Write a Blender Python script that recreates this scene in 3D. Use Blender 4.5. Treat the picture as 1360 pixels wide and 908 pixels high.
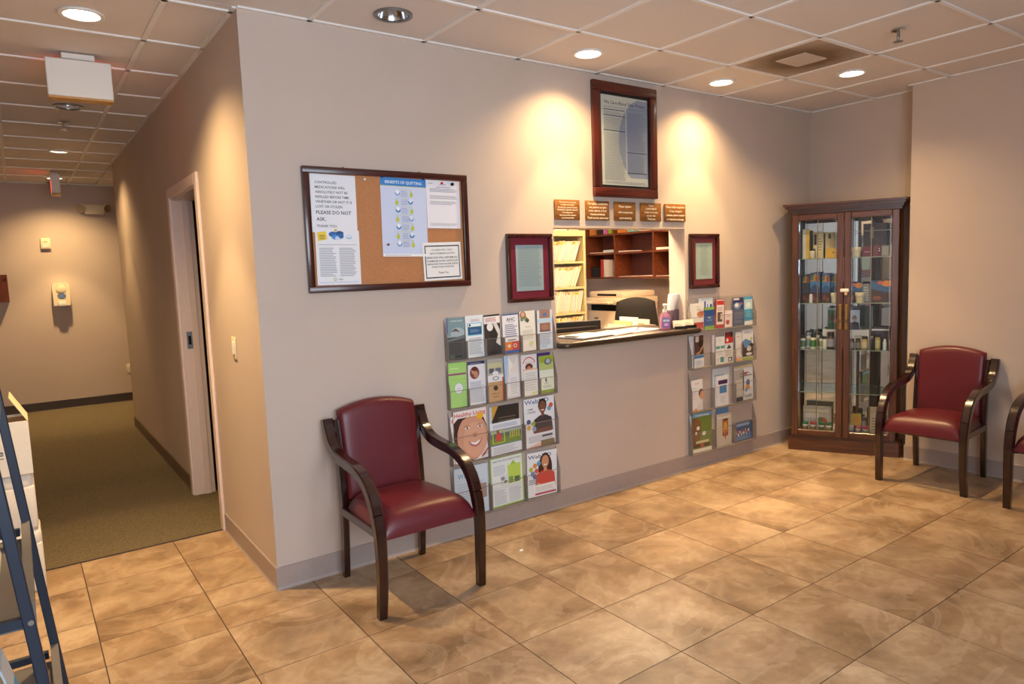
import bpy, bmesh, math, random
from mathutils import Matrix, Vector
random.seed(11)
for _o in list(bpy.data.objects):
    bpy.data.objects.remove(_o)
SC = bpy.context.scene
COL = SC.collection
R = math.radians

# ---------------------------------------------------------------- camera
H = 2.7256                       # ceiling height (m)
cam_d = bpy.data.cameras.new('camera')
cam = bpy.data.objects.new('camera', cam_d)
COL.objects.link(cam)
_r = Vector((0.80520427, -0.59203335, -0.03380232))
_u = Vector((0.0870403, 0.06161081, 0.99429779))
_f = Vector((0.58657486, 0.80355499, -0.10114005))
_m = Matrix((_r, _u, -_f)).transposed().to_4x4()
_m.translation = Vector((-0.91212, -3.38137, 1.51589))
cam.matrix_world = _m
cam_d.sensor_fit = 'HORIZONTAL'
cam_d.sensor_width = 36
cam_d.lens = 925.4066 / 1360 * 36
cam_d.shift_x = -20.677 / 1360
cam_d.shift_y = -2.356 / 1360
cam_d.clip_start = 0.05
SC.camera = cam

# ---------------------------------------------------------------- world, daylight, exposure
W = bpy.data.worlds.new('world')
SC.world = W
W.use_nodes = True
_bg = W.node_tree.nodes['Background']
_bg.inputs[0].default_value = (0.76, 0.87, 1.0, 1)
_bg.inputs[1].default_value = 9.3
SC.view_settings.view_transform = 'Standard'
SC.view_settings.look = 'None'
SC.view_settings.gamma = 1.0
SC.view_settings.use_curve_mapping = False
SC.view_settings.exposure = 0.08
SC.cycles.transparent_max_bounces = 32
WX0, WX1, WZ0, WZ1, WY = -1.6, 1.1, 0.7, 2.5, -4.4     # front shop window behind the camera
_pd = bpy.data.lights.new('window_daylight', 'AREA')
_pd.shape = 'RECTANGLE'
_pd.size = WX1 - WX0
_pd.size_y = WZ1 - WZ0
_pd.cycles.is_portal = True
_po = bpy.data.objects.new('window_daylight', _pd)
COL.objects.link(_po)
_po.location = ((WX0 + WX1) / 2, WY - 0.12, (WZ0 + WZ1) / 2)
_po.rotation_euler = (R(90), 0, 0)
SPOT_W = 112
WARM = (1.0, 0.67, 0.31)

# ---------------------------------------------------------------- materials
def lin(c):
    c = c / 255.0
    return c / 12.92 if c <= 0.04045 else ((c + 0.055) / 1.055) ** 2.4
def rgb(t):
    if isinstance(t, str):
        t = (int(t[0:2], 16), int(t[2:4], 16), int(t[4:6], 16))
    return tuple(lin(x) for x in t) + (1.0,)
MATS = {}
def mat(name, col, rough=0.6, metal=0.0, var=0.06, scale=30.0, bump=0.0, bscale=200.0, spec=0.5, emit=0.0, coat=0.0, coord='Object'):
    if name in MATS:
        return MATS[name]
    m = bpy.data.materials.new(name)
    MATS[name] = m
    m.use_nodes = True
    nt = m.node_tree
    b = nt.nodes['Principled BSDF']
    b.inputs['Roughness'].default_value = rough
    b.inputs['Metallic'].default_value = metal
    b.inputs['Specular IOR Level'].default_value = spec
    b.inputs['Coat Weight'].default_value = coat
    b.inputs['Coat Roughness'].default_value = 0.1
    c = rgb(col)
    tc = nt.nodes.new('ShaderNodeTexCoord')
    if var > 0:
        n = nt.nodes.new('ShaderNodeTexNoise')
        n.inputs['Scale'].default_value = scale
        n.inputs['Detail'].default_value = 4
        nt.links.new(tc.outputs[coord], n.inputs['Vector'])
        r = nt.nodes.new('ShaderNodeValToRGB')
        r.color_ramp.elements[0].position = 0.3
        r.color_ramp.elements[1].position = 0.7
        r.color_ramp.elements[0].color = tuple(x * (1 - var) for x in c[:3]) + (1,)
        r.color_ramp.elements[1].color = tuple(min(1, x * (1 + var)) for x in c[:3]) + (1,)
        nt.links.new(n.outputs['Fac'], r.inputs['Fac'])
        nt.links.new(r.outputs['Color'], b.inputs['Base Color'])
    else:
        b.inputs['Base Color'].default_value = c
    if bump > 0:
        n2 = nt.nodes.new('ShaderNodeTexNoise')
        n2.inputs['Scale'].default_value = bscale
        n2.inputs['Detail'].default_value = 3
        nt.links.new(tc.outputs[coord], n2.inputs['Vector'])
        bp = nt.nodes.new('ShaderNodeBump')
        bp.inputs['Strength'].default_value = bump
        bp.inputs['Distance'].default_value = 0.002
        nt.links.new(n2.outputs['Fac'], bp.inputs['Height'])
        nt.links.new(bp.outputs['Normal'], b.inputs['Normal'])
    if emit > 0:
        b.inputs['Emission Color'].default_value = c
        b.inputs['Emission Strength'].default_value = emit
    return m
def flat(hexcol, rough=0.55):
    return mat('print_' + hexcol, hexcol, rough, var=0)
def clear(name, tint, gloss=0.10, rough=0.05, op=0.0, ocol='ffffff'):
    """thin clear sheet: transparent with a fresnel reflection"""
    if name in MATS:
        return MATS[name]
    m = bpy.data.materials.new(name)
    MATS[name] = m
    m.use_nodes = True
    nt = m.node_tree
    nt.nodes.clear()
    out = nt.nodes.new('ShaderNodeOutputMaterial')
    tr = nt.nodes.new('ShaderNodeBsdfTransparent')
    tr.inputs[0].default_value = rgb(tint)
    gl = nt.nodes.new('ShaderNodeBsdfGlossy')
    gl.inputs['Roughness'].default_value = rough
    mx = nt.nodes.new('ShaderNodeMixShader')
    fr = nt.nodes.new('ShaderNodeLayerWeight')
    pw = nt.nodes.new('ShaderNodeMath')
    pw.operation = 'POWER'
    pw.inputs[1].default_value = 4.0
    nt.links.new(fr.outputs['Facing'], pw.inputs[0])
    mt = nt.nodes.new('ShaderNodeMath')
    mt.operation = 'MULTIPLY_ADD'
    mt.inputs[1].default_value = 0.55
    mt.inputs[2].default_value = gloss * 0.5 + 0.015
    nt.links.new(pw.outputs[0], mt.inputs[0])
    nt.links.new(mt.outputs[0], mx.inputs[0])
    nt.links.new(tr.outputs[0], mx.inputs[1])
    nt.links.new(gl.outputs[0], mx.inputs[2])
    last = mx
    if op > 0:
        df = nt.nodes.new('ShaderNodeBsdfDiffuse')
        df.inputs[0].default_value = rgb(ocol)
        m2 = nt.nodes.new('ShaderNodeMixShader')
        m2.inputs[0].default_value = op
        nt.links.new(mx.outputs[0], m2.inputs[1])
        nt.links.new(df.outputs[0], m2.inputs[2])
        last = m2
    nt.links.new(last.outputs[0], out.inputs[0])
    return m
def emis(name, col, strength):
    if name in MATS:
        return MATS[name]
    m = bpy.data.materials.new(name)
    MATS[name] = m
    m.use_nodes = True
    nt = m.node_tree
    nt.nodes.clear()
    out = nt.nodes.new('ShaderNodeOutputMaterial')
    e = nt.nodes.new('ShaderNodeEmission')
    e.inputs[0].default_value = tuple(col) + (1,)
    e.inputs[1].default_value = strength
    nt.links.new(e.outputs[0], out.inputs[0])
    return m
def wood(name, c1, c2, rough=0.3, axis=2, scale=14, coat=0.3):
    if name in MATS:
        return MATS[name]
    m = bpy.data.materials.new(name)
    MATS[name] = m
    m.use_nodes = True
    nt = m.node_tree
    b = nt.nodes['Principled BSDF']
    tc = nt.nodes.new('ShaderNodeTexCoord')
    mp = nt.nodes.new('ShaderNodeMapping')
    s = [scale * 6] * 3
    s[axis] = scale * 0.35
    mp.inputs['Scale'].default_value = s
    n = nt.nodes.new('ShaderNodeTexNoise')
    n.inputs['Scale'].default_value = 1.0
    n.inputs['Detail'].default_value = 6
    n.inputs['Distortion'].default_value = 0.6
    r = nt.nodes.new('ShaderNodeValToRGB')
    r.color_ramp.elements[0].position = 0.32
    r.color_ramp.elements[1].position = 0.7
    r.color_ramp.elements[0].color = rgb(c1)
    r.color_ramp.elements[1].color = rgb(c2)
    nt.links.new(tc.outputs['Object'], mp.inputs['Vector'])
    nt.links.new(mp.outputs[0], n.inputs['Vector'])
    nt.links.new(n.outputs['Fac'], r.inputs['Fac'])
    nt.links.new(r.outputs['Color'], b.inputs['Base Color'])
    b.inputs['Roughness'].default_value = rough
    b.inputs['Coat Weight'].default_value = coat
    b.inputs['Coat Roughness'].default_value = 0.15
    return m
def tile_material():
    m = bpy.data.materials.new('travertine_tile')
    m.use_nodes = True
    nt = m.node_tree
    L = nt.links.new
    b = nt.nodes['Principled BSDF']
    tc = nt.nodes.new('ShaderNodeTexCoord')
    oi = nt.nodes.new('ShaderNodeObjectInfo')
    cm = nt.nodes.new('ShaderNodeCombineXYZ')
    mu = nt.nodes.new('ShaderNodeMath'); mu.operation = 'MULTIPLY'; mu.inputs[1].default_value = 37.0
    mu2 = nt.nodes.new('ShaderNodeMath'); mu2.operation = 'MULTIPLY'; mu2.inputs[1].default_value = 91.0
    L(oi.outputs['Random'], mu.inputs[0]); L(oi.outputs['Random'], mu2.inputs[0])
    L(mu.outputs[0], cm.inputs[0]); L(mu2.outputs[0], cm.inputs[1]); L(mu.outputs[0], cm.inputs[2])
    ad = nt.nodes.new('ShaderNodeVectorMath'); ad.operation = 'ADD'
    L(tc.outputs['Object'], ad.inputs[0]); L(cm.outputs[0], ad.inputs[1])
    n1 = nt.nodes.new('ShaderNodeTexNoise')
    n1.inputs['Scale'].default_value = 3.4; n1.inputs['Detail'].default_value = 8; n1.inputs['Roughness'].default_value = 0.58; n1.inputs['Distortion'].default_value = 0.35
    n2 = nt.nodes.new('ShaderNodeTexNoise')
    n2.inputs['Scale'].default_value = 26; n2.inputs['Detail'].default_value = 6; n2.inputs['Roughness'].default_value = 0.7
    n3 = nt.nodes.new('ShaderNodeTexNoise')
    n3.inputs['Scale'].default_value = 2.6; n3.inputs['Detail'].default_value = 5; n3.inputs['Distortion'].default_value = 1.6
    for n in (n1, n2, n3): L(ad.outputs[0], n.inputs['Vector'])
    r1 = nt.nodes.new('ShaderNodeValToRGB')
    e = r1.color_ramp.elements
    e[0].position = 0.33; e[0].color = rgb((122, 97, 71))
    e[1].position = 0.68; e[1].color = rgb((186, 162, 132))
    k = r1.color_ramp.elements.new(0.5); k.color = rgb((158, 130, 100))
    L(n1.outputs['Fac'], r1.inputs['Fac'])
    r2 = nt.nodes.new('ShaderNodeValToRGB')
    r2.color_ramp.elements[0].position = 0.33; r2.color_ramp.elements[0].color = (0.82, 0.79, 0.76, 1)
    r2.color_ramp.elements[1].position = 0.62; r2.color_ramp.elements[1].color = (1.06, 1.05, 1.04, 1)
    L(n2.outputs['Fac'], r2.inputs['Fac'])
    mx = nt.nodes.new('ShaderNodeMix'); mx.data_type = 'RGBA'; mx.blend_type = 'MULTIPLY'; mx.inputs[0].default_value = 0.8
    L(r1.outputs[0], mx.inputs[6]); L(r2.outputs[0], mx.inputs[7])
    # pale veins where the distorted noise crosses its middle
    r3 = nt.nodes.new('ShaderNodeValToRGB')
    c = r3.color_ramp
    c.elements[0].position = 0.50; c.elements[0].color = (0, 0, 0, 1)
    c.elements[1].position = 0.515; c.elements[1].color = (1, 1, 1, 1)
    q = c.elements.new(0.68); q.color = (0, 0, 0, 1)
    L(n3.outputs['Fac'], r3.inputs['Fac'])
    m3 = nt.nodes.new('ShaderNodeMath'); m3.operation = 'MULTIPLY'; m3.inputs[1].default_value = 0.16
    L(r3.outputs[0], m3.inputs[0])
    mx2 = nt.nodes.new('ShaderNodeMix'); mx2.data_type = 'RGBA'
    mx2.inputs[7].default_value = rgb((222, 202, 174))
    L(m3.outputs[0], mx2.inputs[0]); L(mx.outputs[2], mx2.inputs[6])
    L(mx2.outputs[2], b.inputs['Base Color'])
    rr = nt.nodes.new('ShaderNodeMapRange')
    rr.inputs[3].default_value = 0.36; rr.inputs[4].default_value = 0.46
    L(n2.outputs['Fac'], rr.inputs[0]); L(rr.outputs[0], b.inputs['Roughness'])
    bp = nt.nodes.new('ShaderNodeBump'); bp.inputs['Strength'].default_value = 0.06; bp.inputs['Distance'].default_value = 0.004
    L(n1.outputs['Fac'], bp.inputs['Height']); L(bp.outputs[0], b.inputs['Normal'])
    return m
M_TILE = tile_material()
M_WALL = mat('wall_paint', (194, 177, 164), 0.72, var=0.02, scale=3, bump=0.25, bscale=160, coord='Object')
M_GROUT = mat('grout', (70, 52, 38), 0.9)
M_BASE = mat('vinyl_base', (160, 145, 138), 0.5, var=0.03)
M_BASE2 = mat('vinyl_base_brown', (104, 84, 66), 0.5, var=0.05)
M_CARPET = mat('carpet_loop', (112, 100, 78), 0.95, var=0.6, scale=230, bump=0.9, bscale=500, spec=0.1)
M_CTILE = mat('ceiling_panel', (220, 212, 206), 0.9, var=0.03, scale=220, bump=0.15, bscale=420)
M_TEE = mat('grid_white', (232, 228, 224), 0.5, var=0)
M_TRIM = mat('door_paint', (222, 202, 194), 0.35, var=0.02)
M_WHITE = mat('white_plastic', (226, 222, 214), 0.4, var=0)
M_CREAM = mat('cream_plastic', (224, 210, 178), 0.45, var=0.02)
M_MAHOG = wood('mahogany', (40, 14, 10), (74, 28, 18), 0.25, 2, 10, 0.5)
M_MAHOGX = wood('mahogany_x', (44, 15, 11), (78, 28, 18), 0.3, 0, 10, 0.4)
M_CHAIRW = wood('chair_walnut', (26, 9, 7), (52, 20, 13), 0.2, 2, 12, 0.6)
M_CURIO = wood('curio_cherry', (56, 28, 13), (96, 52, 27), 0.28, 2, 9, 0.4)
M_CURIOX = wood('curio_cherry_x', (56, 28, 13), (96, 52, 27), 0.28, 0, 9, 0.4)
M_HUTCH = wood('hutch_cherry', (96, 46, 26), (134, 70, 42), 0.35, 1, 8, 0.2)
M_HUTCHB = mat('hutch_back', (96, 48, 40), 0.5)
M_LEATHER = mat('burgundy_vinyl', (94, 24, 33), 0.36, var=0.05, scale=60, bump=0.12, bscale=500)
M_CHROME = mat('chrome', (200, 200, 200), 0.12, 1.0, var=0)
M_STEEL = mat('brushed_steel', (150, 150, 150), 0.35, 1.0, var=0.03)
M_BRASS = mat('brass', (150, 116, 60), 0.38, 1.0, var=0)
M_BLACK = mat('black_plastic', (22, 22, 24), 0.4, var=0)
M_DARK = mat('dark_void', (10, 9, 8), 0.9, var=0)
M_MIRROR = mat('mirror', (225, 230, 228), 0.02, 1.0, var=0)
M_GLASS = clear('cabinet_glass', 'f4f7f9', 0.03, 0.01)
M_SHELFG = clear('shelf_glass', 'e8f0ee', 0.06, 0.02, 0.05, 'b8ccc4')
M_SHELFE = mat('glass_edge', (160, 168, 140), 0.2, var=0)
M_ACRYL = clear('clear_acrylic', 'fefefe', 0.02, 0.08, 0.012, 'f0eeec')
M_ACRYE = clear('acrylic_edge', 'cfc9c4', 0.10, 0.15, 0.4, 'b8aea8')
M_PAPER = mat('white_paper', (232, 230, 228), 0.7, var=0.01)
M_CORK = mat('cork', (184, 126, 82), 0.9, var=0.15, scale=260, bump=0.3, bscale=400)
M_COUNTER = mat('dark_laminate', (52, 40, 26), 0.35, var=0.3, scale=180, coat=0.3)

# ---------------------------------------------------------------- mesh building
class MB:
    def __init__(s):
        s.v = []; s.f = []; s.m = []; s.mats = []
    def mi(s, m):
        if m not in s.mats:
            s.mats.append(m)
        return s.mats.index(m)
    def add(s, vs, fs, m, X=None):
        k = len(s.v)
        for p in vs:
            p = Vector(p)
            s.v.append(tuple(X @ p) if X is not None else tuple(p))
        i = s.mi(m)
        for f in fs:
            s.f.append([a + k for a in f]); s.m.append(i)
        return s
    def box(s, x0, x1, y0, y1, z0, z1, m, X=None):
        vs = [(x, y, z) for z in (z0, z1) for y in (y0, y1) for x in (x0, x1)]
        fs = [(0, 2, 3, 1), (4, 5, 7, 6), (0, 1, 5, 4), (2, 6, 7, 3), (0, 4, 6, 2), (1, 3, 7, 5)]
        return s.add(vs, fs, m, X)
    def rbox(s, x0, x1, y0, y1, z0, z1, m, r=0.01, seg=2, X=None):
        bm = bmesh.new()
        bmesh.ops.create_cube(bm, size=1)
        for v in bm.verts:
            v.co = Vector(((x0 + x1) / 2 + v.co.x * (x1 - x0), (y0 + y1) / 2 + v.co.y * (y1 - y0), (z0 + z1) / 2 + v.co.z * (z1 - z0)))
        bmesh.ops.bevel(bm, geom=bm.edges[:], offset=r, segments=seg, affect='EDGES', profile=0.5)
        bm.verts.index_update()
        vs = [tuple(v.co) for v in bm.verts]
        fs = [[v.index for v in f.verts] for f in bm.faces]
        bm.free()
        return s.add(vs, fs, m, X)
    def lathe(s, prof, m, c=(0, 0, 0), n=20, X=None, sx=1.0, sy=1.0, caps=True):
        vs = []; fs = []
        for (r, z) in prof:
            for i in range(n):
                a = 2 * math.pi * i / n
                vs.append((c[0] + sx * r * math.cos(a), c[1] + sy * r * math.sin(a), c[2] + z))
        for j in range(len(prof) - 1):
            for i in range(n):
                i2 = (i + 1) % n
                fs.append((j * n + i, j * n + i2, (j + 1) * n + i2, (j + 1) * n + i))
        if caps:
            fs.append(tuple(reversed(range(n))))
            fs.append(tuple((len(prof) - 1) * n + i for i in range(n)))
        return s.add(vs, fs, m, X)
    def cyl(s, c, r, h, m, n=16, r2=None, axis='z', X=None):
        r2 = r if r2 is None else r2
        T = Matrix.Translation(c)
        if axis == 'x': T = T @ Matrix.Rotation(R(90), 4, 'Y')
        if axis == 'y': T = T @ Matrix.Rotation(R(-90), 4, 'X')
        if X is not None: T = X @ T
        return s.lathe([(r, 0), (r2, h)], m, n=n, X=T)
    def prism(s, poly, z0, z1, m, X=None):
        n = len(poly)
        a = sum(poly[i][0] * poly[(i + 1) % n][1] - poly[(i + 1) % n][0] * poly[i][1] for i in range(n))
        if a < 0: poly = list(reversed(poly))
        vs = [(x, y, z0) for x, y in poly] + [(x, y, z1) for x, y in poly]
        fs = [tuple(reversed(range(n))), tuple(range(n, 2 * n))]
        for i in range(n):
            j = (i + 1) % n
            fs.append((i, j, n + j, n + i))
        return s.add(vs, fs, m, X)
    def sweep(s, path, ws, ts, m, wdir=(1, 0, 0), X=None, ch=0.25):
        """chamfered rectangular section along a path; width along wdir, thickness across"""
        wd = Vector(wdir)
        P = [Vector(p) for p in path]
        k = len(P); vs = []; fs = []
        for i in range(k):
            t = (P[min(i + 1, k - 1)] - P[max(i - 1, 0)]).normalized()
            nd = wd.cross(t).normalized()
            w = (ws[i] if isinstance(ws, (list, tuple)) else ws) / 2
            h = (ts[i] if isinstance(ts, (list, tuple)) else ts) / 2
            c = min(w, h) * ch * 2
            for a, b in ((w, h - c), (w - c, h), (-w + c, h), (-w, h - c), (-w, -h + c), (-w + c, -h), (w - c, -h), (w, -h + c)):
                vs.append(P[i] + wd * a + nd * b)
        n = 8
        for j in range(k - 1):
            for i in range(n):
                i2 = (i + 1) % n
                fs.append((j * n + i, j * n + i2, (j + 1) * n + i2, (j + 1) * n + i))
        fs.append(tuple(reversed(range(n)))); fs.append(tuple((k - 1) * n + i for i in range(n)))
        return s.add(vs, fs, m, X)
    def tube(s, path, r, m, n=8, X=None):
        P = [Vector(p) for p in path]
        k = len(P); vs = []; fs = []
        up = Vector((0.13, 0.31, 0.94))
        for i in range(k):
            t = (P[min(i + 1, k - 1)] - P[max(i - 1, 0)]).normalized()
            a = t.cross(up).normalized(); b = t.cross(a)
            for q in range(n):
                g = 2 * math.pi * q / n
                vs.append(P[i] + (a * math.cos(g) + b * math.sin(g)) * r)
        for j in range(k - 1):
            for i in range(n):
                i2 = (i + 1) % n
                fs.append((j * n + i, j * n + i2, (j + 1) * n + i2, (j + 1) * n + i))
        fs.append(tuple(reversed(range(n)))); fs.append(tuple((k - 1) * n + i for i in range(n)))
        return s.add(vs, fs, m, X)
    def build(s, name, parent=None, loc=None, rot=None, smooth=35):
        me = bpy.data.meshes.new(name)
        me.from_pydata(s.v, [], s.f)
        for m in s.mats: me.materials.append(m)
        me.polygons.foreach_set('material_index', s.m)
        bm = bmesh.new(); bm.from_mesh(me)
        bmesh.ops.recalc_face_normals(bm, faces=bm.faces[:]) if smooth is not None else None
        bm.to_mesh(me); bm.free()
        if smooth:
            me.polygons.foreach_set('use_smooth', [True] * len(me.polygons))
            me.set_sharp_from_angle(angle=R(smooth))
        me.update()
        o = bpy.data.objects.new(name, me)
        COL.objects.link(o)
        if parent: o.parent = parent
        if loc: o.location = loc
        if rot: o.rotation_euler = rot
        return o
def tag(o, label=None, cat=None, group=None, kind=None):
    if label: o['label'] = label
    if cat: o['category'] = cat
    if group: o['group'] = group
    if kind: o['kind'] = kind
    return o
def thing(name, label, cat, loc=(0, 0, 0), rz=0.0, group=None, rot=None):
    o = bpy.data.objects.new(name, None)
    o.empty_display_size = 0.1
    COL.objects.link(o)
    o.location = loc
    o.rotation_euler = rot if rot else (0, 0, rz)
    return tag(o, label, cat, group)
def struct(o):
    o['kind'] = 'structure'
    return o
def sbox(name, x0, x1, y0, y1, z0, z1, m, parent=None):
    o = MB().box(x0, x1, y0, y1, z0, z1, m).build(name, parent, smooth=0)
    if parent is None: struct(o)
    return o
def copy_tree(o, parent=None):
    c = o.copy(); COL.objects.link(c)
    if parent: c.parent = parent
    for ch in list(o.children): copy_tree(ch, c)
    return c
_TX = {}
def textmesh(s):
    if s in _TX: return _TX[s]
    cu = bpy.data.curves.new('t', 'FONT')
    cu.body = s; cu.align_x = 'LEFT'; cu.resolution_u = 2; cu.offset = 0.012
    o = bpy.data.objects.new('t', cu)
    COL.objects.link(o)
    dg = bpy.context.evaluated_depsgraph_get()
    me = o.evaluated_get(dg).to_mesh()
    vs = [(v.co.x, v.co.y) for v in me.vertices]
    fs = [tuple(p.vertices) for p in me.polygons]
    o.evaluated_get(dg).to_mesh_clear()
    bpy.data.objects.remove(o); bpy.data.curves.remove(cu)
    x0 = min(v[0] for v in vs); x1 = max(v[0] for v in vs)
    _TX[s] = ([(v[0] - x0, v[1]) for v in vs], fs, x1 - x0)
    return _TX[s]
class Card:
    """flat printed sheet: local x across, z up, printed face towards -y"""
    def __init__(s, w, h, t=0.002, paper='ececea', bend=0.0, grad=None):
        s.w, s.h, s.t, s.k = w, h, t, 0
        s.mb = MB()
        s.mb.box(-w / 2, w / 2, -t, 0, 0, h, flat(paper))
    def P(s, u, v, e=None):
        return ((u - 0.5) * s.w, -s.t - 0.00012 * (s.k if e is None else e) - 0.0001, v * s.h)
    def poly(s, pts, col):
        s.k += 1
        s.mb.add([s.P(u, v) for u, v in pts], [tuple(range(len(pts)))], flat(col))
        return s
    def rect(s, u0, v0, u1, v1, col):
        return s.poly([(u0, v0), (u1, v0), (u1, v1), (u0, v1)], col)
    def ell(s, u, v, ru, rv, col, n=20, a0=0, a1=360):
        pts = [(u + ru * math.cos(R(a0 + (a1 - a0) * i / n)), v + rv * math.sin(R(a0 + (a1 - a0) * i / n))) for i in range(n + (a1 - a0 < 360))]
        return s.poly(pts, col)
    def ring(s, u, v, ru, rv, col, th=0.2, a0=0, a1=360, n=24):
        s.k += 1
        o = []; i_ = []
        for i in range(n + 1):
            a = R(a0 + (a1 - a0) * i / n)
            o.append(s.P(u + ru * math.cos(a), v + rv * math.sin(a)))
            i_.append(s.P(u + ru * (1 - th) * math.cos(a), v + rv * (1 - th) * math.sin(a)))
        s.mb.add(o + i_, [(i, i + 1, n + 2 + i, n + 1 + i) for i in range(n)], flat(col))
        return s
    def frame(s, u0, v0, u1, v1, tu, tv, col):
        for a in ((u0, v0, u1, v0 + tv), (u0, v1 - tv, u1, v1), (u0, v0, u0 + tu, v1), (u1 - tu, v0, u1, v1)): s.rect(*a, col)
        return s
    def lines(s, u0, v0, u1, v1, n, col='8a8a8e', seed=1, fill=0.4, ragged=0.3):
        rn = random.Random(seed)
        p = (v1 - v0) / n
        s.k += 1
        for i in range(n):
            e = u1 - (u1 - u0) * ragged * rn.random() * rn.random()
            z = v1 - p * (i + 1)
            s.mb.add([s.P(u0, z), s.P(e, z), s.P(e, z + p * fill), s.P(u0, z + p * fill)], [(0, 1, 2, 3)], flat(col))
        return s
    def text(s, st, u, v, hv, col='202024', wu=None, align='C', maxw=None):
        vs, fs, L = textmesh(st)
        s.k += 1
        k = hv * s.h / 0.7
        kx = k if wu is None else wu * s.w / max(L, 1e-4)
        if maxw and L * kx > maxw * s.w: kx = maxw * s.w / L
        off = {'C': -L / 2, 'L': 0, 'R': -L}[align]
        x0 = (u - 0.5) * s.w; z0 = v * s.h
        y = s.P(0, 0)[1]
        s.mb.add([(x0 + (a + off) * kx, y, z0 + b * k) for a, b in vs], fs, flat(col))
        return s
    def person(s, u, v, sc, skin='c89678', hair='2a1a14', shirt='9a2a2a', longhair=False):
        a = s.w / s.h
        if longhair: s.ell(u, v + 0.50 * sc, 0.23 * sc / a, 0.40 * sc, hair)
        s.poly([(u - .34 * sc / a, v), (u - .30 * sc / a, v + .36 * sc), (u - .10 * sc / a, v + .46 * sc), (u + .10 * sc / a, v + .46 * sc), (u + .30 * sc / a, v + .36 * sc), (u + .34 * sc / a, v)], shirt)
        s.rect(u - .05 * sc / a, v + .42 * sc, u + .05 * sc / a, v + .56 * sc, skin)
        s.ell(u, v + 0.73 * sc, 0.145 * sc / a, 0.185 * sc, hair)
        s.ell(u, v + 0.68 * sc, 0.12 * sc / a, 0.17 * sc, skin)
        s.rect(u - .05 * sc / a, v + .585 * sc, u + .05 * sc / a, v + .61 * sc, 'f4f0ec')
        return s
    def done(s, name, loc, rot=(0, 0, 0), label=None, cat=None, group=None, parent=None):
        o = s.mb.build(name, parent, loc, rot, smooth=None)
        return tag(o, label, cat, group)

# ================================================================ THE SETTING
XL, XR, XN = -1.70, 4.37, 4.55        # left wall, right wall, nook wall
YN, YC, YE, YH = -0.905, 1.07, 6.86, 5.0   # nook step, carpet edge, hall end wall, hall side wall end
TH = 0.15
ZT = H + 0.06
OX0, OX1, OZ0, OZ1 = 1.78, 2.975, 1.02, 1.765     # reception opening
def boxes(name, bs, m, parent=None):
    mb = MB()
    for b in bs: mb.box(*b, m)
    o = mb.build(name, parent, smooth=0)
    if parent is None: struct(o)
    return o
wall_back = boxes('wall_back', [(0, OX0, 0, TH, 0, ZT), (OX1, XN + 1.1, 0, TH, 0, ZT), (OX0, OX1, 0, TH, 0, OZ0), (OX0, OX1, 0, TH, OZ1, ZT)], M_WALL)
DY0, DY1, DZ = 1.095, 1.93, 2.08                   # doorway in the hall wall
boxes('wall_hall', [(0, 0.124, TH, DY0, 0, ZT), (0, 0.124, DY1, YH, 0, ZT), (0, 0.124, DY0, DY1, DZ, ZT)], M_WALL)
sbox('wall_hall_end', XL - .1, 1.7, YE, YE + .12, 0, ZT, M_WALL)
sbox('wall_hall_side', 1.6, 1.7, YH - .6, YE, 0, ZT, M_WALL)
sbox('wall_hall_return', .13, 1.6, YH - .12, YH, 0, ZT, M_WALL)
sbox('wall_left', XL - .12, XL, WY - .2, YE, 0, ZT, M_WALL)
sbox('wall_nook', XN, XN + .12, YN, 0, 0, ZT, M_WALL)
sbox('wall_right', XR, XN + .12, WY - .2, YN, 0, ZT, M_WALL)
boxes('wall_front', [(XL, WX0, WY - .2, WY, 0, ZT), (WX1, XR, WY - .2, WY, 0, ZT), (WX0, WX1, WY - .2, WY, 0, WZ0), (WX0, WX1, WY - .2, WY, WZ1, ZT)], M_WALL)
# front window frame (behind the camera, seen only in reflections)
mb = MB()
n = 2
for i in range(n + 1):
    x = WX0 + (WX1 - WX0) * i / n
    mb.box(x - .03, x + .03, WY - .12, WY - .06, WZ0, WZ1, M_BLACK)
mb.box(WX0, WX1, WY - .12, WY - .06, WZ0, WZ0 + .05, M_BLACK)
mb.box(WX0, WX1, WY - .12, WY - .06, WZ1 - .05, WZ1, M_BLACK)
struct(mb.build('window_1', smooth=0))

# ---- floor: grout bed with single tiles
floor = sbox('floor', XL - .1, XN + .1, WY - .2, YC, -.06, -.0018, M_GROUT)
TS, TX0, TY0 = 0.4568, -0.2925, 0.2165
G = 0.0022
_tm = {}
def tile_obj(x0, x1, y0, y1):
    w, d = round(x1 - x0, 4), round(y1 - y0, 4)
    if (w, d) not in _tm:
        mb = MB().box(-w / 2 + G, w / 2 - G, -d / 2 + G, d / 2 - G, -.004, 0, M_TILE)
        o = mb.build('floor_tile', floor, smooth=0)
        _tm[(w, d)] = o.data
    else:
        o = bpy.data.objects.new('floor_tile', _tm[(w, d)]); COL.objects.link(o); o.parent = floor
    o.location = ((x0 + x1) / 2, (y0 + y1) / 2, 0)
for i in range(-4, 12):
    for j in range(-3, 13):
        x0, x1 = TX0 + TS * i, TX0 + TS * (i + 1)
        y1, y0 = TY0 - TS * j, TY0 - TS * (j + 1)
        for (a0, a1, b0, b1) in ((XL, XR, WY, 0), (XR, XN, YN, 0), (XL, 0, 0, YC - .012)):
            c0, c1, d0, d1 = max(x0, a0), min(x1, a1), max(y0, b0), min(y1, b1)
            if c1 - c0 > .01 and d1 - d0 > .01: tile_obj(c0, c1, d0, d1)
mb = MB(); mb.box(XL, 0, YC, YE, -.06, .003, M_CARPET)
mb.box(0, .13, DY0, DY1, -.06, .003, M_CARPET)
mb.box(0, 1.6, YH, YE, -.06, .003, M_CARPET)
mb.box(.13, 1.5, .9, 3.2, -.06, .003, M_CARPET)
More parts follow.
